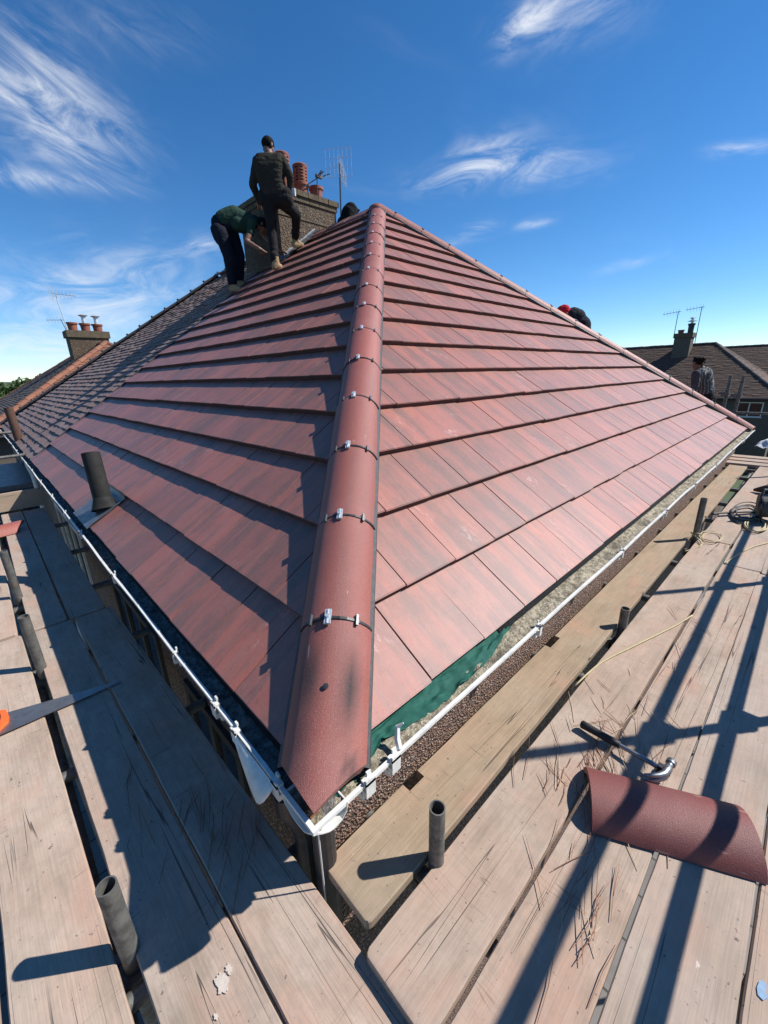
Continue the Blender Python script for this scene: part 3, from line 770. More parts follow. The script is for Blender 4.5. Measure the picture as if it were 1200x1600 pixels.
# --- vent pipe with lead slate on the left slope
def onL(u, v, n=0.): return FL @ Vector((-u, v, n))
vb = onL(2.90, .18, .02); vt = Vector((.150, 3.05, .505))
mb = MB(); K = 12; mb.pipe(vb-Vector((0, 0, .1)), vt, .062, .054, 24)
vent = thing('vent_pipe', vb, 'black soil vent pipe poking through the shaded slope above the gutter', 'vent pipe')
mb.build('pipe', 'pipe_black', vent, smooth=40)
mb = MB(); mb.lathe((0, 0, 0), [(.092, -.03), (.076, .015), (.068, .04), (.0645, .055), (.063, .056)], 24)
d = (vt-vb).normalized(); q = d.to_track_quat('Z', 'X').to_matrix().to_4x4(); q.translation = vb
mb.build('lead_sleeve', 'pipe_black', vent, smooth=True, mat=q)
mb = MB(); nu, nv = 14, 14; vs = []
for i in range(nu+1):
    for j in range(nv+1):
        u = 2.76+.55*i/nu; v = -.015+.345*j/nv
        h = .022 if v < .335 else .004
        h += .006*mnoise.noise(Vector((u*9, v*9, 1)))+.003
        vs.append(onL(u, v, h-(THK*v/GAUGE if v < .33 else 0)))
mb.add(vs, [(i*(nv+1)+j, i*(nv+1)+j+1, (i+1)*(nv+1)+j+1, (i+1)*(nv+1)+j) for i in range(nu) for j in range(nv)])
mb.build('lead_slate', 'lead', vent, smooth=True)

# --- chimney stack
CX0, CX1, CY0, CY1, CZ = 3.98, 5.20, 6.16, 7.45, 4.02
chim = thing('chimney', (4.6, 6.8, 2.6), 'brown pebbledashed chimney stack behind the standing worker', 'chimney')
mb = MB(); wallbox(mb, CX0, CX1, CY0, CY1, 2.3, CZ-.16); mb.build('stack', 'chimney_dash', chim)
mb = MB(); wallbox(mb, CX0-.012, CX1+.012, CY0-.012, CY1+.012, 3.60, 3.625); mb.build('render_band', 'cap_stone', chim)
cb = MB()
for k, (z0, z1, o) in enumerate(((CZ-.158, CZ-.085, .02), (CZ-.080, CZ, .045))):
    x = CX0-o
    while x < CX1+o-.02:
        x1 = min(x+.215, CX1+o); b2 = MB(); wallbox(b2, x+.004, x1-.004, CY0-o, CY0+.1, z0, z1); b2.build('brick', 'cap_stone', chim); x = x1
    y = CY0+.105
    while y < CY1+o-.02:
        y1 = min(y+.215, CY1+o)
        b2 = MB(); wallbox(b2, CX0-o, CX0+.1, y+.004, y1-.004, z0, z1); b2.build('brick', 'cap_stone', chim); y = y1
mb = MB(); wallbox(mb, CX0+.002, CX1+.01, CY0+.003, CY1+.01, CZ-.16, CZ-.012); mb.build('capping', 'mortar', chim)
def lattice_pot(x, y, h, louvre=True, r=.125):
    mb = MB(); z = CZ-.02
    if not louvre:
        mb.lathe((x, y, z), [(r*.84, 0), (r*.9, h*.4), (r*1.02, h*.86), (r*1.16, h*.88), (r*1.16, h), (r*.98, h), (r*.9, h*.6), (r*.8, .05)], 24); return mb.build('chimney_pot', 'terracotta', chim, smooth=40)
    mb.lathe((x, y, z), [(r*1.0, 0), (r*1.0, h*.46), (r*1.13, h*.48), (r*1.13, h*.54), (r*.95, h*.56)], 24)
    z0, z1 = h*.56, h*.93; nrow, ncol = 5, 8
    for k in range(ncol):                           # uprights between the slots
        a = 2*math.pi*k/ncol
        for seg in range(3):
            aa = a+(seg-1)*.10; mb.box((x+r*.93*math.cos(aa), y+r*.93*math.sin(aa), z+(z0+z1)/2), (.02, .016, z1-z0+.01), Matrix.Rotation(aa, 3, 'Z'))
    for i in range(nrow+1):                          # rings
        zz = z0+(z1-z0)*i/nrow
        mb.lathe((x, y, z), [(r*.98, zz-.012), (r*1.02, zz-.016), (r*1.02, zz+.008), (r*.82, zz+.020), (r*.82, zz+.010), (r*.98, zz-.012)], 24)
    mb.lathe((x, y, z), [(r*.97, h*.91), (r*1.05, h*.93), (r*1.05, h*.975), (r*.9, h), (r*.7, h), (r*.7, h*.9)], 24)
    mb.tube([(x, y, z+.02), (x, y, z+h*.9)], r*.60, 12, mi=1)
    return mb.build('chimney_pot', ['terracotta', 'black_plastic'], chim, smooth=40)
lattice_pot(4.80, 6.62, .62); lattice_pot(4.42, 6.60, .68); lattice_pot(5.13, 6.62, .36, False, .115)
lattice_pot(4.62, 7.15, .42, False)
# lead and foil dressed round the stack foot
mb = MB(); nu = 40; vs = []
for i in range(nu+1):
    x = CX0-.05+(AX-CX0+.1)*i/nu; z = (x)*math.tan(PL)
    vs += [(x, CY0-.16+.02*mnoise.noise(Vector((x*9, 0, 0))), z+.02+.012*mnoise.noise(Vector((x*14, 4, 0)))), (x, CY0-.05, z+.035+.02*mnoise.noise(Vector((x*17, 2, 0)))), (x, CY0-.008, z+.06), (x, CY0-.006, z+.09+.02*mnoise.noise(Vector((x*12, 7, 0))))]
mb.add(vs, [(i*4+j, i*4+j+1, (i+1)*4+j+1, (i+1)*4+j) for i in range(nu) for j in range(3)]); mb.build('flashing', 'lead', chim, smooth=True)
mb = MB(); vs = []
for i in range(9):
    for j in range(7):
        x = 4.05+.36*i/8; y = CY0-.03-.20*j/6; vs.append((x, y, x*math.tan(PL)+.05+.05*mnoise.noise(Vector((x*11, y*11, 3)))))
mb.add(vs, [(i*7+j, i*7+j+1, (i+1)*7+j+1, (i+1)*7+j) for i in range(8) for j in range(6)]); tag(mb.build('foil_scrap', 'foil', smooth=True), 'crumpled silver foil scrap at the foot of the chimney', 'foil')

# --- aerials
def aerial(name, base, top, label, boom_dir, n=9, refl=True, s=1.0, mat='steel_dark', group=None):
    base = Vector(base); top = Vector(top); t = thing(name, base, label, 'aerial', group)
    mb = MB(); mb.tube([base, top], .018*s, 8); mb.build('mast', mat, t)
    bd = Vector(boom_dir).normalized(); sd = bd.cross(Vector((0, 0, 1))).normalized(); up = sd.cross(bd)
    mb = MB(); b0 = top-bd*.12*s-Vector((0, 0, .04)); b1 = top+bd*.72*s-Vector((0, 0, .04)); mb.tube([b0, b1], .012*s, 6); mb.build('boom', mat, t)
    mb = MB()
    for k in range(n):
        p = b0.lerp(b1, (k+.5)/n); w = (.17-.006*k)*s
        mb.tube([p-up*w+sd*.015, p+up*w+sd*.015], .005*s, 5)
        mb.tube([p-up*w*.9-sd*.03, p+up*w*.9-sd*.03], .004*s, 5)
    mb.build('elements', 'zinc', t)
    if refl:
        mb = MB(); rr = .27*s
        for k in range(7):
            y = -rr+2*rr*k/6
            mb.tube([b0+sd*y-up*rr*.95-bd*.02, b0+sd*y+up*rr*.95-bd*.02], .0035*s, 5)
        for k in (-1, -.33, .33, 1): mb.tube([b0-sd*rr+up*rr*.9*k-bd*.02, b0+sd*rr+up*rr*.9*k-bd*.02], .0035*s, 5)
        mb.build('reflector', 'zinc', t)
    return t
aerial('tv_aerial', (5.26, 6.10, 3.5), (5.30, 6.10, 4.62), 'television aerial on a mast beside the chimney near the roof apex', (.76, .65, .0), 8, True, .85)
mb = MB(); c = Vector((5.02, 6.42, 4.42)); mb.tube([(4.72, 6.46, 4.22), c, (5.25, 6.34, 4.52)], .009, 6); mb.tube([c, c+Vector((.0, .02, -.25))], .009, 6)
for k in range(3): mb.tube([c+Vector((.03*k, 0, .02+.02*k)), c+Vector((.03*k+.03, -.1, .10))], .007, 5)
mb.box(c+Vector((.03, -.02, .03)), (.13, .05, .05)); tag(mb.build('aerial_bracket', 'steel_dark'), 'small dark aerial clipped between the two chimney pots', 'aerial')

# ------------------------------------------------------------------ adjoining old house
adj = thing('adjoining_house', (4.5, 10.5, GZ), 'adjoining half with weathered brown plain-tile roof left of the new tiles', 'house')
mb = MB(); wallbox(mb, WX, W-.1, PARTY+.003, LEN-.1, GZ, -.155); mb.build('wall', 'pebbledash', adj)
mb = MB(); wallbox(mb, .055, .0845, PARTY+.003, LEN-.06, -.17, -.03); mb.build('fascia', 'fascia', adj)
def plain_tiles(F, umin, umax, vtop, lo, hi, parent, mat, gauge=.1, tw=.165, nkeep=0, sgn=1, name='plain_tile', joined='plain_tiles'):
    """rows of small plain tiles; lo(v)/hi(v) give the row's ends"""
    items = []; v = 0.; row = 0
    while v < vtop-.05:
        a, b = lo(v), hi(v); u = umin+(row % 2)*tw*.5-tw
        while u < b:
            u0, u1 = max(u, a), min(u+tw-.003, b)
            if u1-u0 > .03:
                P = F @ Vector((sgn*(u0+u1)/2, v, 0)); x, y, z = proj(P)
                items.append((1/z**2 if z > 0 else 0, u0, u1, v, row))
            u += tw
        v += gauge; row += 1
    order = sorted(range(len(items)), key=lambda i: -items[i][0]); kp = set(order[:nkeep]); rest = MB()
    for i, (s, u0, u1, v, row) in enumerate(items):
        jz = random.gauss(0, .0025); tilt = random.gauss(0, .003); jv = random.gauss(0, .004)
        def mk(mb, ou, ov):
            pp = [(sgn*u0-ou, v+jv-ov), (sgn*u1-ou, v+jv-ov), (sgn*u1-ou, v+gauge*1.5-ov), (sgn*u0-ou, v+gauge*1.5-ov)]
            if sgn < 0: pp = pp[::-1]
            f = lambda a, b: .012+jz-.016*(b+ov-v)/gauge+tilt*(a+ou-sgn*u0)/.16
            mb.prism(pp, lambda a, b: (a, b, f(a, b)), lambda a, b: (a, b, f(a, b)-.014), random.random())
        if i in kp:
            mb = MB(); mk(mb, sgn*u0, v); put(name, mb.mesh(name, mat), parent, F @ Matrix.Translation((sgn*u0, v, 0)))
        else: mk(rest, 0, 0)
    if rest.f: tag(rest.build(joined, mat, parent, mat=F), kind='stuff')
AY2 = LEN-4.25; OLDG = .125
b_ = MB(); b_.prism([(-PARTY, 0), (-PARTY, VL), (-AY2, VL), (-LEN, 0)], lambda u, v: (u, v, -.03), lambda u, v: (u, v, -.08))
osl = b_.build('roof_slope', 'dark_strip', adj, mat=FL)
plain_tiles(FL, PARTY, LEN, VL, lambda v: PARTY+.035, lambda v: LEN-(LEN-AY2)*v/VL, osl, 'old_tile', gauge=OLDG, tw=.20, nkeep=290, sgn=-1)
mb = MB(); mb.prism([(-PARTY-.03, -.02), (-PARTY+.012, -.02), (-PARTY+.012, VL), (-PARTY-.03, VL)], lambda u, v: (u, v, .004), lambda u, v: (u, v, -.04)); mb.build('bonding_strip', 'dark_strip', adj, mat=FL)
mb = MB(); mb.add([(AX, PARTY+.01, H-.03), (W, PARTY+.01, -.03), (W, LEN, -.03), (AX, AY2, H-.03)], [(0, 1, 2, 3)]); mb.add([(AX, AY2, H-.03), (W, LEN, -.03), (0, LEN, -.03)], [(0, 1, 2)]); mb.build('roof_slope', 'old_tile', adj)
def bonnet_row(P0, P1, parent, mat, r=.10, step=.33, crown=.07, lip=True):
    ln = hip_line(P0, P1); t = -.02
    P, d, s, u, L = ln
    while t < L-.05:
        mb = MB(); n = 9; vs = []; t1 = min(t+step+.03, L)
        for x, th in ((0, .012), (t1-t, 0)):
            for e in (0, -.016):
                vs += [(x, -(r+th+e)*math.sin(a), crown-r+(r+th+e)*math.cos(a)) for a in [1.25*(2*i/(n-1)-1) for i in range(n)]]
        fs = []
        for i in range(n-1): fs += [(i, 2*n+i, 2*n+i+1, i+1), (n+i+1, 3*n+i+1, 3*n+i, n+i), (i, i+1, n+i+1, n+i)]
        mb.add(vs, fs)
        if lip: mb.box((.01, 0, crown+.02), (.05, .035, .04))
        M = Matrix((d, -s, u)).transposed().to_4x4(); M.translation = P+d*t+u*random.gauss(0, .004)
        mb.build('hip_tile', mat, parent, mat=M); t += step
bonnet_row((.0, LEN, .0), (AX, AY2, H), adj, 'grey_tile', .11, .40)
bonnet_row((AX, AY2, H), (AX, CY1, H), adj, 'grey_tile', .11, .42)
ga = gutter('gutter', 'y', PARTY+.004, LEN+.05, -.057, adj, 'silt_shaded')
for a in (7.6, 8.6, 9.6, 10.6, 11.6): bracket(ga, 'y', a, -.057)
mb = MB(); mb.tube([(-.005, 7.75, -.12), (-.005, 7.75, -.2), (.02, 7.75, -.35), (.02, 7.75, GZ)], .034, 14); mb.build('downpipe', 'white_upvc', adj, smooth=40)
bay = thing('bay_window', (-.25, 10.2, GZ), 'blue framed bay window below the gutter of the old house', 'bay window')
mb = MB(); wallbox(mb, -.62, WX-.003, 8.9, 11.8, -.74, -.66); mb.build('bay_roof', 'lead', bay)
mb = MB(); wallbox(mb, -.55, WX-.003, 8.95, 11.75, GZ, -1.95); mb.build('apron', 'wall_brown', bay)
window(bay, 8.95, 11.75, -1.94, -.745, -.55, 'blue_frame', 3, False); window(bay, -.50, .07, -1.94, -.745, 8.97, 'blue_frame', 0, False, 'x')
window(adj, 8.4, 8.8, -1.9, -.6, WX, 'blue_frame', 1); window(adj, 11.2, 12.8, -1.9, -.6, WX, 'blue_frame', 1)
flue = MB(); flue.pipe(onL(9.55, .06, -.03), onL(9.55, .06, .0)+Vector((.0, .02, .60)), .07, .058, 18)
tag(flue.build('flue_pipe', 'rust', smooth=40), 'rusty brown flue pipe rising past the eave of the old roof', 'flue pipe')

# ------------------------------------------------------------------ scaffold boards
BT = .038
def board(x0, y0, ang, L, label, mat='wood_dusty', z=-.43, wd=.222, notches=(), group='boards of the sunlit scaffold platform', chip=.01, seed=0, tilt=0.):
    rs = random.Random(seed+int(L*1000)+int(x0*997)); mb = MB()
    xs = sorted(set([0, .004, .015, L-.015, L-.004, L]+[L*i/60 for i in range(1, 60)]+[v for nt in notches for v in (nt[0]-.0005, nt[0]+.0005, nt[1]-.0005, nt[1]+.0005)]))
    vs = []; ph = rs.random()*50; c = .005
    for x in xs:
        e0 = .0022*mnoise.noise(Vector((x*5, ph, 0)))+.0010*mnoise.noise(Vector((x*23, ph, 3))); e1 = wd+.0022*mnoise.noise(Vector((x*5, ph, 9)))+.0010*mnoise.noise(Vector((x*23, ph, 13)))
        for n0, n1, dp, sd in notches:
            if n0 < x < n1:
                if sd > 0: e1 -= dp
                else: e0 += dp
        endr = 0.
        if x < .001 or x > L-.001: endr = .012
        elif x < .006 or x > L-.006: endr = .006
        elif x < .02 or x > L-.02: endr = .0015
        e0 += endr; e1 -= endr
        zo = .0025*mnoise.noise(Vector((x*1.7, ph, 21)))-endr*.25; cup = .0015
        pr = [(e0, -c), (e0+c*.7, 0), (e0+(e1-e0)*.33, -cup), (e0+(e1-e0)*.67, -cup), (e1-c*.7, 0), (e1, -c), (e1, -BT+c), (e1-c, -BT), (e0+c, -BT), (e0, -BT+c)]
        vs += [(x, y, zz+zo) for y, zz in pr]
    n = 10; K = len(xs)-1
    mb.add(vs, [(k*n+i, (k+1)*n+i, (k+1)*n+(i+1) % n, k*n+(i+1) % n) for k in range(K) for i in range(n)]+[tuple(range(n)), tuple(K*n+i for i in range(n))[::-1]])
    M = Matrix.Translation((x0, y0, z)) @ Matrix.Rotation(ang, 4, 'Z') @ Matrix.Rotation(tilt, 4, 'Y')
    return tag(mb.build('scaffold_board', mat, mat=M, smooth=30), label, 'scaffold board', group)
# sunlit platform (runs along +X); y0 is the outer edge at x0, boards are laid slightly skew
zR = -.43
board(.035, -.168, R(-.30), 7.66, 'bare brown scaffold board nearest the sunlit wall, with notched edge', 'wood_bare', zR+.004, .216, notches=((.36, .44, .035, 1), (1.50, 1.62, .03, 1)), seed=1)
board(-.012, -.418, R(-.78), 3.92, 'pinkish scaffold board second from the wall with its end cut at the corner', 'wood_dusty', zR, .222, seed=2, notches=())
board(3.915, -.474, R(-1.25), 3.9, 'far pale scaffold board beyond the coil of rope on the upright tube', 'wood_dusty', zR+.002, .222, seed=3)
board(-.46, -.648, R(-.82), 3.9, 'cracked scaffold board lying under the hammer head', 'wood_dusty', zR-.004, .224, seed=4)
board(3.445, -.706, R(-.9), 4.3, 'far scaffold board beside the black cable reel', 'wood_grey', zR-.002, .224, seed=5)
board(-.50, -.888, R(-.45), 3.9, 'grey scaffold board under the middle of the loose hip tile', 'wood_grey', zR-.001, .222, seed=6)
board(3.41, -.925, R(-.5), 4.3, 'far scaffold board with the cable reel at its end', 'wood_grey', zR, .222, seed=7)
board(-.50, -1.122, R(-.25), 3.9, 'outermost scaffold board with the blue paint mark', 'wood_dusty', zR, .222, seed=8)
for i, (y, lb) in enumerate(((-.90, 'nearest cross board at the far end of the sunlit platform'), (-.90, 'middle cross board at the far end of the sunlit platform'), (-.90, 'furthest cross board at the far end of the sunlit platform'))):
    board(8.0+.245*(i+1), y-.3, R(90.), 3.9 if i else 1.5, lb, 'wood_grey', zR-.02+.012*i, .225, seed=20+i, group='cross boards at the far corner')
# shaded platform (runs along +Y)
zL = -.47; gp = 'boards of the shaded scaffold platform'
def boardL(xi, y0, ang, L, label, mat, wd=.222, z=zL, **k):
    """xi = x of the board edge nearest the house at y0"""
    return board(xi-wd, y0, R(90)+ang, L, label, mat, z, wd, group=gp, **k) if False else board(xi, y0, R(90)+ang, L, label, mat, z, wd, group=gp, **k)
boardL(.010, -1.0, R(.9), 3.42, 'shaded scaffold board along the house wall ending at the butt joint', 'wood_grey', .214, seed=31, notches=())
boardL(-.208, -1.0, R(1.05), 3.43, 'half shaded scaffold board crossed by the tip of the hand saw', 'wood_grey', .212, zL-.003, seed=32)
boardL(-.460, -1.0, R(1.15), 3.45, 'sunlit scaffold board under the orange saw handle', 'wood_dusty', .212, zL-.002, seed=33)
boardL(-.694, -1.0, R(1.0), 3.43, 'outermost board at the left edge of the shaded platform', 'wood_dusty', .222, zL, seed=34)
boardL(-.075, 2.445, R(-.1), 3.45, 'far shaded board by the house wall beyond the butt joint', 'wood_grey', .205, zL-.004, seed=35)
boardL(-.292, 2.448, R(-.15), 3.45, 'far shaded board with the dark hole along its edge', 'wood_grey', .195, zL-.002, seed=36)
boardL(-.545, 2.478, R(-.1), 3.4, 'far sunlit board beyond the butt joint at the left edge', 'wood_dusty', .205, zL, seed=37)
mb = MB(); tb = tag(board(-.70, 5.93, 0, .68, 'toe board standing on edge across the far end of the shaded platform', 'wood_bare', -.47, .225, seed=40, group=None), None, 'scaffold board')
tb.matrix_basis = Matrix.Translation((-.72, 5.95, -.46)) @ Matrix.Rotation(R(90), 4, 'X'); WM[tb.name] = tb.matrix_basis.copy()

# scaffold tubes
TR = .0242
def stub(x, y, ztop, label, lean=(0, 0), coil=None):
    t = thing('scaffold_standard', (x, y, GZ), label, 'scaffold tube', 'upright scaffold tubes between the boards')
    top = Vector((x+lean[0], y+lean[1], ztop)); mb = MB(); mb.pipe((x, y, GZ), top, TR, TR-.004, 22); mb.build('tube', 'scaffold_steel', t, smooth=40)
    mb = MB(); mb.box((x, y, -.575), (.09, .085, .075)); mb.tube([(x+.035, y-.03, -.56), (x+.035, y-.03, -.515)], .010, 6); mb.box((x-.02, y+.045, -.56), (.05, .03, .05)); mb.build('coupler', 'scaffold_steel', t)
stub(.292, -.197, -.205, 'upright scaffold tube nearest the sunlit roof corner')
stub(2.02, -.205, -.31, 'short upright scaffold tube midway along the sunlit boards')
stub(3.86, -.232, -.055, 'dark upright scaffold tube wrapped with rope at its foot')
stub(-.452, .275, -.205, 'upright scaffold tube nearest the bottom left corner')
stub(-.478, 1.95, -.145, 'upright scaffold tube behind the hand saw at the left')
stub(-.497, 3.07, -.10, 'furthest upright scaffold tube at the left edge by the ridge tile')
def rail(p0, p1, label, cat='scaffold tube', group=None, r=TR):
    p0 = Vector(p0); p1 = Vector(p1); mb = MB(); mb.pipe(p0, p1, r, r-.004, 16)
    return tag(mb.build('scaffold_tube', 'scaffold_steel', smooth=40), label, cat, group)
tz = zR-BT-TR-.006
for i, x in enumerate((.262, 1.50, 2.60, 3.35, 4.08, 4.75, 5.5, 6.3, 7.1, 7.75)):
    rail((x, .10, tz), (x, -1.25, tz), 'transom tube under the sunlit boards, %s from the near corner' % ['first', 'second', 'third', 'fourth', 'fifth', 'sixth', 'seventh', 'eighth', 'ninth', 'tenth'][i], group='transom tubes under the sunlit boards')
tzl = zL-BT-TR-.006
for i, y in enumerate((.20, 1.12, 2.02, 3.0, 4.0, 5.1)):
    rail((.075, y, tzl), (-1.2, y, tzl), 'transom tube under the shaded boards, %s from the near corner' % ['first', 'second', 'third', 'fourth', 'fifth', 'sixth'][i], group='transom tubes under the shaded boards')
rail((-.42, -.245, tz-2*TR-.002), (9.2, -.265, tz-2*TR-.002), 'ledger tube running below the gap beside the bare brown board')
rail((-.495, -1.2, tzl-2*TR-.002), (-.53, 7.2, tzl-2*TR-.002), 'ledger tube running below the gap in the shaded boards')
# tubes poking over the old house gutter
rail((-1.5, 7.52, -.02), (-.015, 7.60, .0), 'pale scaffold tube poking at the gutter of the old roof', group=None)
rail((-1.5, 9.75, .155), (.10, 9.9, .17), 'upper scaffold tube crossing in front of the flue pipe')
# guard rails behind the photographer: they cast the long shadows on the sunlit boards
def coupler(p, along):
    mb = MB(); mb.box(p, (.10, .075, .085)); mb.tube([Vector(p)+Vector((.05, 0, .035)), Vector(p)+Vector((.13, 0, .05))], .011, 6); mb.tube([Vector(p)+Vector((-.03, .0, -.04)), Vector(p)+Vector((-.09, .0, -.075))], .011, 6)
    return mb
gr = thing('guard_rail', (2, -1.16, GZ), 'scaffold guard rail of two tubes on standards outside the sunlit platform', 'guard rail')
GY = -1.17; K1, K2 = .98, .605
for z in (zR+K1, zR+K2):
    mb = MB(); mb.pipe((-2.2, GY+.05, z), (9.5, GY+.05-.01, z), TR, TR-.004, 16); mb.build('rail', 'scaffold_steel', gr, smooth=40)
for x in (.33, 2.10, 3.82, 5.9, 8.0):
    mb = MB(); mb.pipe((x, GY, GZ), (x, GY, zR+1.62), TR, TR-.004, 16); mb.build('standard', 'scaffold_steel', gr, smooth=40)
    for z in (zR+K1, zR+K2): coupler((x+.0, GY+.025, z), 'x').build('coupler', 'scaffold_steel', gr)
# standards of the far end
for (x, y, zt, lb) in ((10.6, .60, .83, 'left of the two far upright tubes against the brown house'), (10.6, .40, .80, 'right of the two far upright tubes against the brown house')):
    t = thing('scaffold_standard', (x, y, GZ), lb, 'scaffold tube', 'uprights at the far scaffold corner')
    mb = MB(); mb.pipe((x, y, GZ), (x+.02, y-.02, zt), .030, .022, 14); mb.build('tube', 'scaffold_steel', t, smooth=40)
    mb = MB(); mb.box((x, y, zt-.36), (.12, .12, .09)); mb.box((x, y+.02, zt-.34), (.06, .17, .05)); mb.build('coupler', 'scaffold_steel', t)
rail((10.6, -1.5, .12), (10.6, 3.5, .10), 'horizontal tube of the far scaffold end in front of the brown house')

# ------------------------------------------------------------------ things lying on the boards
# loose hip tile
A = Vector((.815, -.455, zR)); B = Vector((1.030, -.885, zR)); d = (B-A).normalized()
mb_line = (A+Vector((0, 0, .034)), d, d.cross(Vector((0, 0, 1))).normalized(), Vector((0, 0, 1)), (B-A).length)
ht = hip_tile(mb_line, 0, .465, None, name='loose_hip_tile'); ht.data.materials[0] = MATS['hip_maroon']; ht.matrix_basis = ht.matrix_basis @ Matrix.Translation((0, 0, -.034)) @ Matrix.Diagonal((1.0, 1.0, .80, 1)) @ Matrix.Translation((0, 0, .034))
tag(ht, 'loose dark red hip tile lying on the sunlit boards below the hammer', 'roof tile')
# ridge tile at the left edge
A = Vector((-.30, 5.02, zL)); B = Vector((-.76, 4.90, zL)); d = (B-A).normalized()
ht2 = hip_tile((A+Vector((0, 0, .034)), d, d.cross(Vector((0, 0, 1))).normalized(), Vector((0, 0, 1)), .46), 0, .465, None, name='loose_hip_tile', mitre=True)
tag(ht2, 'loose red hip tile at the left edge on the far shaded boards', 'roof tile')
# hammer
def hammer():
    P0 = Vector((1.108, -.318, zR+.024)); P1 = Vector((1.085, -.618, zR+.040)); d = (P1-P0).normalized(); s = Vector((0, 0, 1)).cross(d).normalized()
    t = thing('claw_hammer', P0, 'claw hammer with black grip and steel shaft on the sunlit boards', 'hammer')
    mb = MB(); L = (P1-P0).length
    mb.tube([P0-d*.0, P0+d*.004, P0+d*.03, P0+d*.08, P0+d*.12, P0+d*.150, P0+d*.153], [.012, .0165, .0155, .0145, .0155, .0135, .011], 14); mb.build('grip', 'rubber', t, smooth=50)
    mb = MB(); mb.tube([P0+d*.14, P0+d*L], [.0085, .0095], 12); mb.build('shaft', 'hammer_steel', t, smooth=50)
    c = P1+d*.008; hd = (s*-1.)     # striking face towards +X side
    if hd.x < 0: hd = -hd
    up = Vector((0, 0, 1)); mb = MB()
    mb.tube([c+hd*-.008, c+hd*.022, c+hd*.028, c+hd*.040, c+hd*.044, c+hd*.062, c+hd*.064], [.015, .0145, .0115, .0115, .0165, .0165, .0145], 16)
    for sg in (-1, 1):              # two curved claws
        pts = [c-hd*.0+up*sg*.006, c-hd*.022-d*.000+up*sg*.008, c-hd*.045-d*.010+up*sg*.010, c-hd*.066-d*.026+up*sg*.011, c-hd*.080-d*.046+up*sg*.012]
        mb.tube(pts, [.0145, .0125, .010, .0075, .003], 10)
    mb.build('head', 'hammer_steel', t, smooth=50)
    mb = MB(); mb.box(c-d*.012, (.03, .022, .03), Matrix((d, s, up)).transposed()); mb.build('socket', 'rubber', t)
hammer()
# hand saw
def saw():
    z = zL+.006; t = thing('hand_saw', (-.45, 1.55, zL), 'hand saw with orange handle lying across the left boards', 'hand saw')
    pts = [(-.195, 1.487), (-.20, 1.500), (-.60, 1.655), (-.68, 1.668), (-.70, 1.50), (-.64, 1.505)]
    mb = MB()
    poly = []
    a, b = Vector((-.700, 1.495)), Vector((-.195, 1.487)); n = 80
    for i in range(n): 
        p = a.lerp(b, i/n); poly += [(p.x, p.y), (p.x+.003, p.y-.003)]
    poly += [(-.195, 1.487), (-.197, 1.502), (-.62, 1.640), (-.70, 1.652)]
    mb.prism(poly, lambda x, y: (x, y, z+.0012+.004*(x+.2)*-1.), lambda x, y: (x, y, z+.004*(x+.2)*-1.)); mb.build('blade', 'saw_steel', t)
    def ring(outline, hole, z0, z1, mat, nm):
        bm = bmesh.new(); n = len(outline)
        def loop(pts, zz): return [bm.verts.new((x, y, zz)) for x, y in pts]
        o0, o1, h0, h1 = loop(outline, z0), loop(outline, z1), loop(hole, z0), loop(hole, z1)
        for i in range(n):
            j = (i+1) % n
            for q in ((o1[i], o1[j], h1[j], h1[i]), (o0[j], o0[i], h0[i], h0[j]), (o0[i], o0[j], o1[j], o1[i]), (h0[j], h0[i], h1[i], h1[j])): bm.faces.new(q)
        bmesh.ops.bevel(bm, geom=list(bm.edges), offset=.003, segments=2, affect='EDGES')
        me = bpy.data.meshes.new(nm); bm.to_mesh(me); bm.free(); me.materials.append(MATS[mat]); put(nm, me, t)
    out = [(-.635, 1.650), (-.628, 1.600), (-.632, 1.560), (-.665, 1.520), (-.70, 1.490), (-.76, 1.495), (-.80, 1.54), (-.79, 1.62), (-.74, 1.675), (-.68, 1.675)]
    hol = [(-.658, 1.632), (-.655, 1.605), (-.660, 1.570), (-.680, 1.545), (-.705, 1.525), (-.745, 1.525), (-.768, 1.555), (-.762, 1.61), (-.735, 1.645), (-.69, 1.648)]
    ring(out, hol, z-.004, z+.022, 'orange_plastic', 'handle')
    inn = [(p[0]*.86+h[0]*.14 if False else h[0], h[1]) for p, h in zip(out, hol)]
    cx = sum(h[0] for h in hol)/10; cy = sum(h[1] for h in hol)/10
    hol2 = [(h[0]+(cx-h[0])*.22, h[1]+(cy-h[1])*.22) for h in hol]; ring([(h[0]+(cx-h[0])*.02, h[1]+(cy-h[1])*.02) for h in hol], hol2, z-.003, z+.019, 'rubber', 'grip_insert')
saw()
# straw / needles
def needles(name, spots, z, label, mats, seed, n):
    rs = random.Random(seed); mb = MB()
    for i in range(n):
        x, y, sx, sy, ang, da = rs.choice(spots)
        cx, cy = rs.gauss(x, sx), rs.gauss(y, sy); a = rs.gauss(ang, da); L = rs.uniform(.05, .20); bend = rs.gauss(0, .003)
        dv = Vector((math.cos(a), math.sin(a), 0)); pv = Vector((-dv.y, dv.x, 0)); c = Vector((cx, cy, z+rs.uniform(.002, .010)))
        tl = rs.gauss(0, .02)
        mb.tube([c-dv*L/2+Vector((0, 0, -tl*L)), c+pv*bend, c+dv*L/2+Vector((0, 0, abs(tl)*L))], [.0009, .0013, .0005], 4, mi=0 if rs.random() < .8 else 1)
    return tag(mb.build(name, mats), label, 'straw', kind='stuff')
needles('straw_litter', [(1.02, -.44, .12, .08, .25, .40), (.95, -.42, .08, .10, .5, .35), (.70, -.52, .12, .05, .2, .30), (.80, -.38, .08, .08, .7, .45), (1.2, -.47, .14, .08, .3, .45), (.55, -.56, .10, .05, .25, .3)], zR, 'reddish straw and needles scattered round the hammer', ['straw', 'straw_pale'], 3, 88)
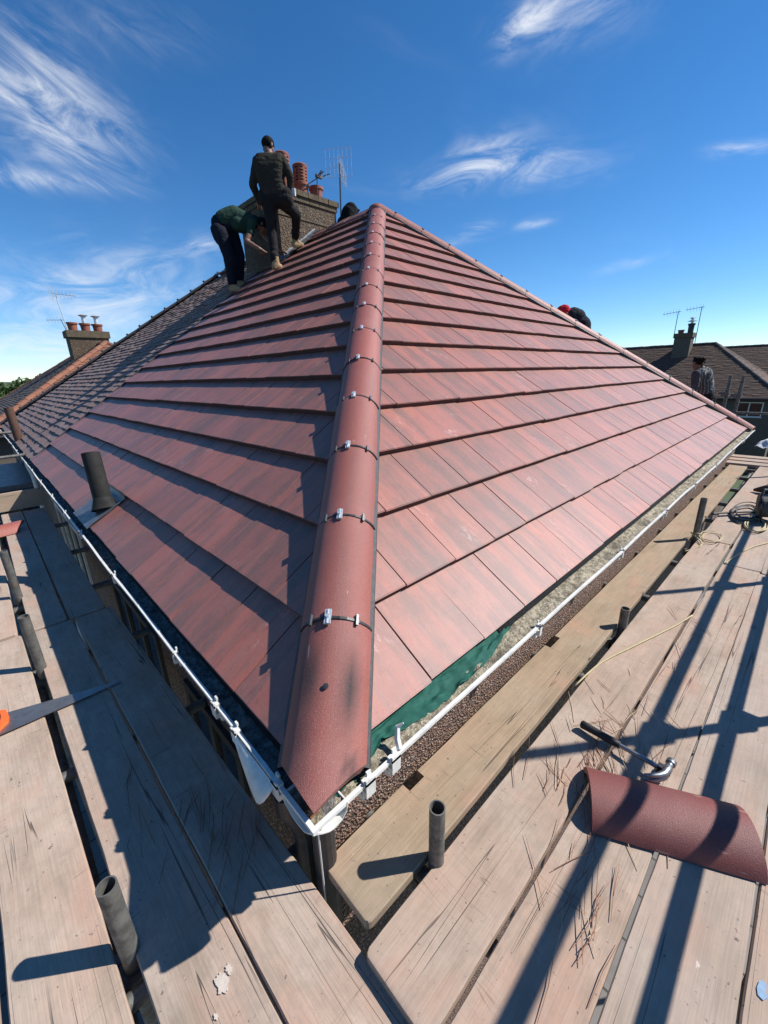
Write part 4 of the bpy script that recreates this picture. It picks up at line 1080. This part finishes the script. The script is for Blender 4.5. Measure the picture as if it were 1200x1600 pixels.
needles('straw_litter', [(-.14, .52, .05, .14, 1.2, .35), (-.12, .38, .05, .08, 1.0, .3), (-.30, .70, .04, .2, 1.45, .2)], zL, 'dark straw stalks on the shaded board near the roof corner', ['straw', 'straw'], 5, 40)
needles('straw_litter', [(2.1, -.50, .2, .08, .4, .3), (1.35, -.28, .1, .08, .5, .5), (.35, -.60, .15, .04, .1, .3)], zR, 'few straws on the boards beyond the hammer', ['straw', 'straw_pale'], 9, 24)
# dead leaf in the corner of the gutter
mb = MB(); c = Vector((-.022, -.045, -.052)); mb.add([c+Vector(v) for v in ((-.02, -.012, 0), (0, -.018, .012), (.02, -.004, .004), (.022, .012, .016), (0, .016, .002), (-.018, .008, .012))], [(0, 1, 5), (1, 2, 3), (1, 3, 4, 5)])
tag(mb.build('dead_leaf', 'leaf_dead'), 'curled orange dead leaf in the gutter corner', 'leaf')
# blue paint mark on the outer board
mb = MB(); mb.prism([(.605, -.926), (.62, -.923), (.638, -.926), (.648, -.932), (.64, -.940), (.625, -.939), (.615, -.943), (.602, -.936)], lambda x, y: (x, y, zR+.0035), lambda x, y: (x, y, zR-.002))
tag(mb.build('paint_mark', 'blue_paint'), 'small blue paint mark on the outermost sunlit board', 'paint mark')
# white plaster splash on the left board
mb = MB()
for (x, y, r, q) in ((-.30, .03, .016, 1), (-.275, .045, .008, 2), (-.335, -.015, .004, 3)):
    pl_ = []
    for i in range(48):
        a = 2*math.pi*i/48; rr = r*(1+.75*mnoise.noise(Vector((math.cos(a)*1.6, math.sin(a)*1.6, q*5.)))+.35*mnoise.noise(Vector((math.cos(a)*5, math.sin(a)*5, q*9.))))
        pl_.append((x+rr*math.cos(a), y+1.25*rr*math.sin(a)))
    mb.prism(pl_, lambda a, b: (a, b, zL+.0004), lambda a, b: (a, b, zL-.006))
tag(mb.build('plaster_splash', 'plaster'), 'dried pale plaster splash on the board at the bottom left', 'splash')
# yellow rope
def rope(name, pts, r, mat, label, cat='rope', sub=8):
    P = [Vector(p) for p in pts]; out = []
    for i in range(len(P)-1):
        p0, p1, p2, p3 = P[max(i-1, 0)], P[i], P[i+1], P[min(i+2, len(P)-1)]
        for k in range(sub):
            t = k/sub; out.append(.5*((2*p1)+(p2-p0)*t+(2*p0-5*p1+4*p2-p3)*t*t+(3*p1-p0-3*p2+p3)*t**3))
    out.append(P[-1]); mb = MB(); mb.tube(out, r, 8); return tag(mb.build(name, mat, smooth=True), label, cat)
def bd(x, y, h=.006): 
    d = ray(x, y); t = (zR+h-CAM.z)/d.z; return CAM+d*t
rope('rope', [bd(878, 1102, -.2), bd(890, 1082, -.06), bd(905, 1065), bd(940, 1035), bd(985, 1012), bd(1030, 990), bd(1060, 975), bd(1079, 963), bd(1084, 960, -.05)], .0040, 'rope_yellow', 'yellow rope lying across the second sunlit board')
def coil(name, c, r0, n, r, mat, label, cat, seed, h=.01, sq=.6):
    rs = random.Random(seed); pts = []
    for k in range(n*10):
        a = 2*math.pi*k/10; rr = r0*(1+.22*math.sin(a*.37+seed)+.1*rs.random()); pts.append((c[0]+rr*math.cos(a)+.03*math.sin(a*.21), c[1]+rr*sq*math.sin(a), c[2]+h*(.5+.5*math.sin(a*.61))+r))
    return rope(name, pts, r, mat, label, cat, 3)
coil('rope', (3.95, -.33, zR), .16, 2, .0035, 'rope_yellow', 'coil of yellow rope round the foot of the dark upright tube', 'rope', 2, .02, .45)
rope('rope', [(3.84, -.205, zR+.05), (3.82, -.25, zR+.07), (3.88, -.27, zR+.05), (3.90, -.21, zR+.04), (3.84, -.20, zR+.06), (3.80, -.27, zR+.02), (3.70, -.30, zR+.01), (3.55, -.22, zR-.02)], .005, 'rope_yellow', 'yellow rope knotted round the dark upright tube', 'rope')
rope('rope', [bd(1134, 880), bd(1150, 868), bd(1175, 855), bd(1200, 848), bd(1230, 840)], .0045, 'rope_yellow', 'thin cord trailing to the right edge below the cable reel')
# cable reel
rl = thing('cable_reel', (4.9, -.87, zR), 'black cable reel with loose loops at the right edge', 'cable reel')
c = bd(1192, 812); ax = Vector((.25, -.95, .1)).normalized()
mb = MB()
for dx in (-.05, .05): mb.tube([c+Vector((0, 0, .13))+ax*(dx-.006), c+Vector((0, 0, .13))+ax*(dx+.006)], .13, 26)
mb.build('flange', 'black_plastic', rl)
mb = MB(); mb.tube([c+Vector((0, 0, .13))-ax*.044, c+Vector((0, 0, .13))+ax*.044], .10, 24); mb.build('wound_cable', 'cable_dark', rl)
mb = MB(); mb.tube([c+Vector((-.10, 0, .0)), c+Vector((-.12, .05, .15)), c+Vector((-.02, .05, .30)), c+Vector((.1, .0, .28))], .011, 8); mb.build('stand', 'steel_dark', rl)
cc = bd(1165, 803); coil('cable', (cc.x, cc.y, zR), .33, 4, .006, 'cable_dark', 'dark extension cable in loose loops beside the reel', 'cable', 4, .03, .30)
cc = bd(1180, 822); coil('cable', (cc.x, cc.y, zR), .20, 3, .006, 'rope_yellow', 'pale cable loop in front of the reel', 'cable', 6, .02, .35)
rope('cable', [bd(1113, 803), bd(1140, 801), bd(1172, 800), bd(1192, 803)], .012, 'cable_dark', 'thick dark lead running to the cable reel', 'cable')
# dark bag beyond the reel
mb = MB(); c = bd(1203, 772); mb.tube([c+Vector((.0, -.25, .05)), c+Vector((0, -.1, .07)), c+Vector((0, .05, .05)), c+Vector((.02, .15, .02))], [.05, .07, .05, .015], 12)
tag(mb.build('sack', 'sacking', smooth=True), 'dark brown sack at the right edge behind the cable reel', 'sack')
# pale sheet heap beyond the far gutter end
mb = MB(); c = Vector((10.1, -.25, zR-.03)); vs = []
for i in range(11):
    for j in range(11):
        x, y = (i-5)/5, (j-5)/5; vs.append(c+Vector((x*.20, y*.16, .02+.13*max(0, 1-x*x)*max(0, 1-y*y)+.07*mnoise.noise(Vector((x*2, y*2, 5))))))
mb.add(vs, [(i*11+j, i*11+j+1, (i+1)*11+j+1, (i+1)*11+j) for i in range(10) for j in range(10)]); tag(mb.build('dust_sheet', 'white_cloth', smooth=True), 'pale crumpled sheet heaped past the far gutter end', 'sheet')

# ------------------------------------------------------------------ background houses
def back_house(name, origin, label, roof, wall, run, rise, width, length, hipmat, chimney=None, lit=None, flip=1, near_hip=True, far_hip=True):
    """hipped house whose eave runs along +Y; origin = near eave corner (x, y, eave z)"""
    ox, oy, oz = origin; t = thing(name, (ox+width/2, oy+length/2, GZ), label, 'house')
    mb = MB(); wallbox(mb, ox+.3, ox+width-.3, oy+.3, oy+length-.3, GZ-2, oz-.06); mb.build('wall', wall, t)
    mb = MB(); wallbox(mb, ox+.0, ox+width, oy, oy+length, oz-.16, oz-.03); mb.build('eaves_board', 'fascia', t)
    rx = ox+width/2; ya = oy+(run if near_hip else 0); yb = oy+length-(run if far_hip else 0); rz = oz+rise
    C0, C1, C2, C3 = (ox, oy, oz), (ox, oy+length, oz), (ox+width, oy+length, oz), (ox+width, oy, oz); A, B = (rx, ya, rz), (rx, yb, rz)
    def slope(a, b, c, d, mat):
        """stepped courses between eave a-b and top d-c"""
        a, b, c, d = map(Vector, (a, b, c, d)); n = (b-a).cross(d-a).normalized()
        if n.z < 0: n = -n
        L = ((d+c)/2-(a+b)/2).length; N = int(L/.11); s = MB(); rs = random.Random(3)
        for k in range(N):
            f0, f1 = k/N, min(1, (k+1.3)/N)
            p0, p1, p2, p3 = a.lerp(d, f0), b.lerp(c, f0), b.lerp(c, f1), a.lerp(d, f1)
            w = (p1-p0).length; m_ = max(1, int(w/.33))
            for i in range(m_):
                g0, g1 = i/m_, (i+1)/m_; j = rs.gauss(0, .004)
                q = [p0.lerp(p1, g0)+n*(.035+j), p0.lerp(p1, g1)+n*(.035+j), p3.lerp(p2, g1)+n*(.012+j), p3.lerp(p2, g0)+n*(.012+j)]
                s.add(q+[p0.lerp(p1, g0)+n*(.010), p0.lerp(p1, g1)+n*(.010)], [(0, 1, 2, 3), (0, 4, 5, 1)], rs.random())
        o = s.build('roof_slope', mat, t); return tag(o, kind='stuff')
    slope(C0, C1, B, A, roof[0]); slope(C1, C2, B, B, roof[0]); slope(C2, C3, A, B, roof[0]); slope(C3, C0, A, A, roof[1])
    if near_hip:
        bonnet_row(C0, A, t, hipmat, .13, .40, lip=False); bonnet_row(C3, A, t, hipmat, .13, .40, lip=False)
    if far_hip: bonnet_row(C1, B, t, hipmat, .13, .45, lip=False)
    bonnet_row(A, B, t, hipmat, .13, .45, lip=False)
    mb = MB(); mb.tube([(ox-.05, oy-.05, oz-.06), (ox-.05, oy+length+.05, oz-.06)], .055, 8); mb.build('gutter', 'black_plastic', t)
    mb = MB(); mb.tube([(ox-.05, oy-.05, oz-.06), (ox+width+.05, oy-.05, oz-.06)], .055, 8); mb.build('gutter', 'black_plastic', t)
    return t
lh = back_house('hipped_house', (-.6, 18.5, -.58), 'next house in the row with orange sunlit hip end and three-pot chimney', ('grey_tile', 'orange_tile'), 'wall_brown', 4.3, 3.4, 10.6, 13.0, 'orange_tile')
def stack(parent_label, x0, x1, y0, y1, z0, z1, pots, mat='chimney_dash'):
    t = thing('chimney', ((x0+x1)/2, (y0+y1)/2, z0), parent_label, 'chimney')
    mb = MB(); wallbox(mb, x0, x1, y0, y1, z0, z1-.3); mb.build('stack', mat, t)
    mb = MB(); wallbox(mb, x0-.07, x1+.07, y0-.07, y1+.07, z1-.297, z1); mb.build('capping', 'cap_stone', t)
    for (x, y, h, r, cowl) in pots:
        mb = MB(); mb.lathe((x, y, z1-.01), [(r*.86, 0), (r*.95, h*.8), (r*1.15, h*.82), (r*1.15, h), (r*.9, h), (r*.8, .05)], 18); mb.build('chimney_pot', 'terracotta' if cowl != 2 else 'black_plastic', t, smooth=40)
        if cowl: mb = MB(); mb.tube([(x, y, z1+.1), (x, y, z1+h+.3)], r*.45, 10); mb.lathe((x, y, z1+h+.28), [(r*.45, 0), (r*1.0, .06), (.01, .14)], 12); mb.build('cowl', 'zinc', t)
    return t
stack('chimney with three red pots on the left background house', 3.55, 5.15, 24.2, 25.1, 1.8, 3.40, [(3.85, 24.6, .38, .21, 0), (4.36, 24.6, .37, .21, 1), (4.86, 24.6, .36, .21, 1)])
aerial('tv_aerial', (3.68, 24.3, 2.2), (3.45, 24.3, 4.95), 'pale aerial on a thin mast above the left background chimney', (.9, -.4, -.1), 7, True, 1.1, 'zinc')
aerial('tv_aerial', (3.62, 24.2, 3.0), (3.40, 24.2, 3.85), 'low dark aerial fixed to the side of the left background chimney', (-.8, .5, 0), 5, False, .8)
rh = back_house('hipped_house', (33, 0.5, -.83), 'brown tiled hipped house behind the right end of the roof', ('brown_tile', 'brown_tile'), 'wall_brown', 4.5, 3.4, 9.0, 15.0, 'grey_tile')
rw = window(rh, 1.42, 2.70, -1.95, -1.08, 33.3, 'white_upvc', 1); 
window(rh, 4.6, 6.4, -1.95, -1.08, 33.3, 'white_upvc', 2); window(rh, 9, 11, -1.95, -1.08, 33.3, 'white_upvc', 2)
stack('dark chimney stack on the brown house behind the roof', 36.3, 37.2, 6.25, 7.25, 1.2, 3.30, [(36.7, 6.45, .62, .19, 2), (36.7, 7.0, .25, .19, 0)], 'wall_brown')
mb = MB(); mb.lathe((36.7, 6.45, 3.90), [(.07, 0), (.07, .12), (.30, .16), (.02, .24)], 12); tag(mb.build('chimney_cowl', 'zinc'), 'small metal cowl on the dark right chimney', 'cowl')
aerial('tv_aerial', (36.3, 7.3, 3.0), (36.3, 7.3, 4.75), 'left of the two aerials on the dark right chimney', (-.3, 1, -.12), 6, False, 1.25)
aerial('tv_aerial', (36.9, 6.1, 2.6), (36.9, 6.1, 4.95), 'right of the two aerials on the dark right chimney', (-.3, 1, -.12), 6, False, 1.25)
rh2 = back_house('hipped_house', (38.5, -16.0, -.75), 'second brown roof at the far right edge behind the brown house', ('brown_tile', 'brown_tile'), 'wall_brown', 4.5, 3.2, 9.0, 26.0, 'grey_tile')

# trees on the left skyline
def tree(x, y, h, rad, label, seed):
    rs = random.Random(seed); z0 = GZ-1; t = thing('tree', (x, y, z0), label, 'tree', 'trees on the left skyline')
    mb = MB(); mb.tube([(x, y, z0), (x+.2, y, z0+h*.4), (x, y+.3, z0+h*.75)], [rad*.09, rad*.06, rad*.02], 8)
    for k in range(6):
        a = rs.random()*6.28; zz = z0+h*rs.uniform(.35, .6); mb.tube([(x, y, zz), (x+math.cos(a)*rad*.5, y+math.sin(a)*rad*.5, zz+h*.2)], [rad*.035, rad*.01], 6)
    mb.build('trunk', 'bark', t)
    mb = MB(); clumps = [(Vector((rs.gauss(0, .42), rs.gauss(0, .42), rs.gauss(0, .36))), rs.uniform(.22, .45)) for _ in range(20)]
    for k in range(1700):
        c, r = rs.choice(clumps); v = Vector((rs.gauss(0, 1), rs.gauss(0, 1), rs.gauss(0, 1))).normalized()*r*rs.uniform(.6, 1.05)
        p = Vector((x, y, z0+h*.66))+Vector(((c.x+v.x)*rad, (c.y+v.y)*rad, (c.z+v.z)*h*.42)); s = rad*rs.uniform(.05, .10)
        n = Vector((rs.gauss(0, 1), rs.gauss(0, 1), rs.gauss(.5, 1))).normalized(); a = n.orthogonal().normalized(); b = n.cross(a)
        mb.add([p-a*s, p-b*s*.6, p+a*s, p+b*s*.6], [(0, 1, 2, 3)], rs.random())
    mb.build('crown', 'leaf', t)
for i, (px, fd, h, rad) in enumerate(((-30, 75, 8.3, 5.5), (6, 82, 8.5, 5.0), (28, 95, 8.8, 5.5), (50, 110, 9.0, 5.5), (72, 118, 9.2, 5), (16, 66, 6.0, 4.2), (-8, 60, 5.8, 4.0))):
    P = PX(px, 600, fd); tree(P.x, P.y, h, rad, ['round tree at the far left edge of the skyline', 'tall green tree on the left skyline', 'broad tree on the left skyline behind the old roof', 'distant tree where the skyline meets the old roof', 'distant tree hidden mostly by the old roof', 'low tree below the left skyline', 'low bushy tree at the extreme left'][i], 50+i)

# ------------------------------------------------------------------ people
def make_body(name, caps, mats, voxel=.0085):
    """one continuous skin grown over tapered limbs; caps: (p0, p1, r0, r1, material[, flatten])"""
    bm = bmesh.new()
    for cp in caps:
        p0, p1, r0, r1 = Vector(cp[0]), Vector(cp[1]), cp[2], cp[3]
        d = p1-p0; L = d.length; n = 10 if max(r0, r1) > .03 else 8
        q = d.to_track_quat('Z', 'Y').to_matrix() if L > 1e-6 else Matrix.Identity(3)
        rings = []
        prof = [(-r0*math.cos(a), r0*math.sin(a)) for a in (.25, .7, 1.15)]+[(0, r0), (L*.5, (r0+r1)/2), (L, r1)]+[(L+r1*math.cos(a), r1*math.sin(a)) for a in (1.15, .7, .25)]
        for zz, rr in prof: rings.append([bm.verts.new(p0+q @ Vector((rr*math.cos(2*math.pi*k/(2*n)), rr*math.sin(2*math.pi*k/(2*n)), zz))) for k in range(2*n)])
        for a, b in zip(rings[:-1], rings[1:]):
            for k in range(2*n): bm.faces.new((a[k], a[(k+1) % (2*n)], b[(k+1) % (2*n)], b[k]))
        bm.faces.new(rings[0][::-1]); bm.faces.new(rings[-1])
    me = bpy.data.meshes.new('tmp'); bm.to_mesh(me); bm.free()
    o = bpy.data.objects.new('tmp', me); COL.objects.link(o)
    md = o.modifiers.new('r', 'REMESH'); md.mode = 'VOXEL'; md.voxel_size = voxel; md.use_smooth_shade = True
    ms = o.modifiers.new('s', 'SMOOTH'); ms.factor = .5; ms.iterations = 3
    dg = bpy.context.evaluated_depsgraph_get(); ev = o.evaluated_get(dg); out = bpy.data.meshes.new_from_object(ev)
    bpy.data.objects.remove(o); out.name = name
    out.materials.clear()
    for m_ in mats: out.materials.append(MATS[m_])
    nf = len(out.polygons); cen = np.empty(nf*3); out.polygons.foreach_get('center', cen); cen = cen.reshape(-1, 3)
    best = np.full(nf, 1e9); idx = np.zeros(nf, int)
    for cp in caps:
        a = np.array(cp[0]); b = np.array(cp[1]); ab = b-a; L2 = max(ab@ab, 1e-9)
        t = np.clip(((cen-a)@ab)/L2, 0, 1); dd = np.linalg.norm(cen-(a+t[:, None]*ab), axis=1)-(cp[2]+(cp[3]-cp[2])*t)
        s = dd < best; best[s] = dd[s]; idx[s] = mats.index(cp[4])
    out.polygons.foreach_set('material_index', idx.astype(np.int32))
    # cloth wrinkles
    nv = len(out.vertices); co = np.empty(nv*3); out.vertices.foreach_get('co', co); no = np.empty(nv*3); out.vertices.foreach_get('normal', no); co = co.reshape(-1, 3); no = no.reshape(-1, 3)
    w = np.array([mnoise.noise(Vector((c[0]*9, c[1]*9, c[2]*16)))+.6*mnoise.noise(Vector((c[0]*21, c[1]*21, c[2]*30))) for c in co])
    co += no*(w*.0035)[:, None]; out.vertices.foreach_set('co', co.ravel()); out.update()
    return out
def hand(caps, wrist, dirv, side, mat, curl=.5, s=1.):
    """palm and five curled fingers"""
    wrist = Vector(wrist); d = Vector(dirv).normalized(); side = Vector(side); side = (side-d*side.dot(d)).normalized(); nrm = d.cross(side)
    palm = wrist+d*.085*s
    for k in (-1, 0, 1): caps.append((wrist+side*.012*k*s, palm+side*.022*k*s, .018*s, .016*s, mat))
    for k, L in zip((-1.5, -.5, .5, 1.5), (.070, .082, .076, .058)):
        b = palm+side*.0185*k*s; p1 = b+(d*math.cos(curl*.6)-nrm*math.sin(curl*.6))*L*.5*s; p2 = p1+(d*math.cos(curl*1.6)-nrm*math.sin(curl*1.6))*L*.5*s
        caps.append((b, p1, .0095*s, .009*s, mat)); caps.append((p1, p2, .009*s, .0075*s, mat))
    b = wrist+d*.03*s-side*.03*s; p1 = b+(d*.6-side*.75-nrm*.3).normalized()*.04*s; caps.append((b, p1, .013*s, .011*s, mat)); caps.append((p1, p1+(d*.9-nrm*.4).normalized()*.032*s, .0105*s, .0085*s, mat))
def boot(caps, ankle, toe, mat='boot_tan', sole='sole'):
    ankle = Vector(ankle); toe = Vector(toe); d = (toe-ankle); 
    heel = ankle+Vector((0, 0, -.055))-Vector((d.x, d.y, 0)).normalized()*.03
    caps.append((ankle+Vector((0, 0, .07)), ankle, .058, .056, mat)); caps.append((ankle, heel, .055, .048, mat)); caps.append((heel, toe, .046, .040, mat)); caps.append((ankle+Vector((0, 0, -.01)), toe, .05, .036, mat))
def head(caps, c, fwd, skin, hair, r=.092, neckbase=None, cap=None):
    c = Vector(c); f = Vector(fwd).normalized(); up = Vector((0, 0, 1)); s = f.cross(up).normalized(); up = s.cross(f)
    caps.append((c+up*.022-f*.012, c+up*.030+f*.005, r*.98, r*.92, hair))                   # skull with hair
    caps.append((c-up*.035+f*.030, c-up*.085+f*.050, r*.72, r*.50, skin))                    # face, jaw
    caps.append((c+f*.055+up*.0, c+f*.060+up*.015, r*.50, r*.50, skin))
    caps.append((c+f*.095-up*.012, c+f*.112-up*.032, .011, .014, skin))                      # nose
    for sg in (-1, 1):
        caps.append((c+s*sg*.084-up*.005-f*.005, c+s*sg*.090-up*.035-f*.008, .018, .013, skin))  # ears
        caps.append((c+f*.088+s*sg*.032+up*.012, c+f*.088+s*sg*.036+up*.012, .011, .011, hair))  # eyes / brows in shade
    caps.append((c+f*.088-up*.062-s*.02, c+f*.088-up*.062+s*.02, .010, .010, skin))           # mouth
    if neckbase is not None: caps.append((Vector(neckbase), c-up*.06-f*.02, .062, .056, skin))
    if cap:
        caps.append((c+up*.035-f*.015, c+up*.045+f*.01, r*1.08, r*1.02, cap)); caps.append((c+f*.075+up*.045-s*.03, c+f*.135+up*.035, .03, .02, cap)); caps.append((c+f*.075+up*.045+s*.03, c+f*.135+up*.035, .03, .02, cap))
def person(name_base, loc, label, caps, mats, voxel=.0085):
    t = thing('person', loc, label, 'person'); put('body', make_body('body', caps, mats, voxel), t); return t

def standing_man():
    c = []; S, T, K, B = 'shirt_charcoal', 'trouser_black', 'skin_dark', 'boot_tan'
    f = 7.55; J = lambda x, y, df=0.: PX(x, y, f+df)
    neck = J(421, 243, .02); chest = J(421, 262); mid = J(423, 285); waist = J(428, 300); pel = J(431, 311)
    shL, shR = J(402, 252), J(441, 251); hipL, hipR = J(421, 316), J(443, 316, .05)
    knL, knR = J(425, 362, .05), J(463, 335, .18); anL, anR = J(429.5, 405, -.05), J(462, 369, .40)
    ax_ = (shL-shR)
    for fx, fy, hw, r in ((421, 249, .62, .080), (421, 256, .58, .105), (421.5, 264, .48, .122), (422, 272, .42, .126), (423, 280, .37, .124), (425, 288, .36, .120), (427, 296, .38, .118), (428.5, 302, .41, .116)):
        p = J(fx, fy); c.append((p+ax_*hw*.62, p-ax_*hw*.62, r, r, S))
    c += [(neck+Vector((0, 0, -.02)), J(421, 252), .066, .10, S), (J(413, 307), J(446, 304), .104, .104, T), (J(416, 313), J(447, 312), .112, .112, T), (pel+ax_*.2, hipL, .112, .112, T), (pel-ax_*.2, hipR, .112, .112, T)]
    c += [(hipL, knL, .108, .078, T), (knL, anL, .076, .062, T), (hipR, knR, .110, .080, T), (knR, anR, .078, .060, T), (anL+Vector((0, 0, .05)), anL, .070, .072, T), (anR+Vector((0, 0, .06)), anR+Vector((0, 0, .02)), .070, .070, T)]
    elL, elR = J(395, 289, .03), J(453, 274, .0); wrL, wrR = J(405, 314, .18), J(454, 299, .08)
    c += [(shL, elL, .072, .060, S), (elL, wrL, .060, .045, S), (shR, elR, .072, .058, S), (elR, wrR, .058, .045, S)]
    hand(c, wrL, Vector((.2, .5, -.8)), FH.cross(Vector((0, 0, 1))), K, .8); hand(c, wrR, Vector((.1, .1, -1)), FH.cross(Vector((0, 0, 1))), K, .7)
    hd = J(419, 227.5, .06); head(c, hd, FH*.8+_r*.55+Vector((0, 0, -.15)), K, 'hair', .094, neck)
    boot(c, J(431, 411, -.06), J(437.5, 416.5, -.02)); boot(c, J(462, 377, .44), J(471.5, 383, .50))
    t = person('worker', (pel.x, pel.y, anL.z-.1), 'man in charcoal long-sleeved top and black trousers standing by the chimney', c, [S, T, K, B, 'hair', 'sole'])
    mb = MB(); p = J(459, 300.5, .02); mb.box(p, (.035, .05, .10), Matrix.Rotation(.6, 3, 'Z')); mb.build('pocket_tag', 'white_upvc', t)
standing_man()

def bending_man():
    c = []; S, T, K, B = 'tee_green', 'trouser_navy', 'skin_dark', 'boot_tan'
    f = 8.2; J = lambda x, y, df=0.: PX(x, y, f+df)
    shA, shB = J(394, 350, -.12), J(398, 345, .25); hipA_, hipB_ = J(347, 358, -.10), J(361, 356, .18); pel = J(352, 352, .03)
    c += [(J(350, 344), J(366, 337, .05), .150, .150, S), (J(366, 339, .05), J(390, 346, .06), .150, .125, S), (shA, shB, .085, .085, S), (J(372, 350, 0), J(388, 354, .05), .13, .11, S),
          (J(344, 350), J(358, 354, .05), .148, .148, T), (J(342, 360, -.05), J(346, 372, -.05), .135, .125, T), (J(352, 362, .05), J(356, 374, .08), .14, .125, T)]
    knA, knB = J(358, 402, -.14), J(374, 400, .12); anA, anB = J(363, 440, -.1), J(374, 434, .12)
    c += [(J(347, 366, -.08), knA, .128, .098, T), (knA, anA, .098, .082, T), (J(362, 366, .12), knB, .125, .095, T), (knB, anB, .095, .080, T)]
    elA, wrA = J(385, 377, -.28), J(405, 389, -.30); elB, wrB = J(413, 368, .10), J(436, 392, -.15)
    c += [(shA, J(391, 364, -.22), .070, .062, S), (J(391, 364, -.22), elA, .050, .046, K), (elA, wrA, .045, .034, K), (shB, J(408, 360, .16), .070, .060, S), (J(408, 360, .16), elB, .050, .045, K), (elB, wrB, .045, .034, K)]
    hand(c, wrA, Vector((.6, -.1, -.4)), Vector((.5, -.6, .3)), K, .9, 1.1); hand(c, wrB, Vector((.7, -.4, -.2)), Vector((.3, .7, 0)), K, .7, 1.25)
    head(c, J(410, 352, .05), _r*.7+FH*.2+Vector((0, 0, -.75)), K, 'hair', .095, J(398, 347, .08))
    boot(c, J(364, 446, -.1), J(376, 452.5, -.12)); boot(c, J(375, 440, .12), J(383, 446.5, .08))
    person('worker', (pel.x, pel.y, anA.z-.1), 'man in green tee shirt and navy trousers bending over beside the chimney', c, [S, T, K, B, 'hair', 'sole'])
bending_man()

def hooded_man():
    c = []; S = 'hood_black'; f = 8.0; J = lambda x, y, df=0.: PX(x, y, f+df)
    c += [(J(548, 328), J(549, 330), .108, .11, S), (J(546, 332), J(547, 337), .115, .14, S), (J(556, 329, .0), J(561, 328.5), .035, .02, S), (J(540, 352), J(556, 352), .15, .15, S), (J(546, 335), J(547, 362), .14, .19, S), (J(547, 362), J(547, 400, .3), .18, .17, S)]
    hip = J(547, 398, .2); c += [(hip, hip+Vector((.30, -.05, -.20)), .12, .09, S), (hip+Vector((.30, -.05, -.20)), hip+Vector((.25, .1, -.55)), .09, .07, S), (hip+Vector((-.05, .2, 0)), hip+Vector((.28, .25, -.22)), .12, .09, S), (hip+Vector((.28, .25, -.22)), hip+Vector((.25, .35, -.55)), .09, .07, S)]
    c += [(J(540, 352), J(532, 372), .07, .06, S), (J(556, 352), J(562, 370), .07, .06, S)]
    person('worker', (hip.x, hip.y, hip.z-.6), 'person in black hood, only the head showing above the ridge', c, [S], .012)
hooded_man()

def red_cap_man():
    c = []; S, T = 'jacket_navy', 'trouser_navy'; f = 7.75; J = lambda x, y, df=0.: PX(x, y, f+df)
    c += [(J(895, 492), J(902, 496), .125, .135, S), (J(900, 496), J(904, 509), .135, .140, S), (J(892, 494), J(896, 505), .13, .13, S), (J(908, 508), J(909, 522), .155, .15, T), (J(890, 500), J(880, 516, -.05), .065, .05, S), (J(880, 516, -.05), J(872, 522), .05, .04, S)]
    hip = J(909, 522); c += [(hip, hip+Vector((-.15, -.2, -.35)), .13, .10, T), (hip+Vector((-.15, -.2, -.35)), hip+Vector((.15, -.15, -.75)), .10, .07, T), (hip+Vector((.1, .1, 0)), hip+Vector((-.05, .15, -.38)), .13, .10, T), (hip+Vector((-.05, .15, -.38)), hip+Vector((.2, .1, -.8)), .1, .07, T)]
    hand(c, J(872, 522), Vector((-.5, .3, -.5)), Vector((.3, .6, 0)), 'skin', .5)
    boot(c, hip+Vector((.15, -.15, -.78)), hip+Vector((.05, -.35, -.85))); boot(c, hip+Vector((.2, .1, -.83)), hip+Vector((.1, -.1, -.92)))
    head(c, J(881, 489.5), -_r*.9+Vector((0, 0, -.6)), 'skin', 'cap_red', .098, J(890, 492), 'cap_red')
    person('worker', (hip.x, hip.y, hip.z-.9), 'crouching man in red cap and dark jacket half hidden behind the right hip', c, [S, T, 'skin', 'cap_red', 'boot_tan', 'sole'], .010)
red_cap_man()

def striped_man():
    c = []; S, G, T, K = 'top_grey', 'top_striped', 'trouser_black', 'skin_dark'; f = 8.05; J = lambda x, y, df=0.: PX(x, y, f+df)
    neck = J(1096, 577); chest = J(1098, 586); waist = J(1101, 612); pel = J(1101, 622)
    c += [(J(1094, 583, -.14), J(1104, 583, .10), .085, .085, G), (chest, J(1100, 600), .155, .150, G), (J(1100, 600), waist, .150, .150, G), (waist, pel, .148, .150, T)]
    c += [(J(1088, 585, -.16), J(1086, 604, -.18), .078, .066, S), (J(1086, 604, -.18), J(1080, 620, -.2), .062, .048, S), (J(1106, 586, .12), J(1109, 606, .12), .070, .060, G), (J(1109, 606, .12), J(1104, 622, .0), .055, .045, G)]
    hand(c, J(1080, 620, -.2), Vector((-.3, .1, -.8)), Vector((.5, .5, 0)), K, .5); hand(c, J(1104, 622), Vector((-.2, 0, -.8)), Vector((.5, .5, 0)), K, .5)
    for dx in (-.10, .10):
        h = pel+_r*dx*.9; k = Vector((h.x-.02, h.y, zR+.46)); a = Vector((h.x, h.y, zR+.10)); c += [(h, k, .115, .082, T), (k, a, .08, .062, T)]; boot(c, a, a+Vector((-.12, .10, -.055)))
    head(c, J(1091.5, 567.5), -_r*.92-FH*.1+Vector((0, 0, -.22)), K, 'hair', .100, neck)
    for k in range(14):
        a = k*2.4; p = J(1093, 563)+_r*.075*math.cos(a)+FH*.075*math.sin(a)+Vector((0, 0, .03*math.sin(k*1.3)+.015)); c.append((p, p+Vector((0, 0, .006)), .03, .024, 'hair'))
    person('worker', (pel.x, pel.y, zR), 'dark-haired man in grey striped top standing beyond the far right hip', c, [S, G, T, K, 'hair', 'boot_tan', 'sole'], .009)
striped_man()
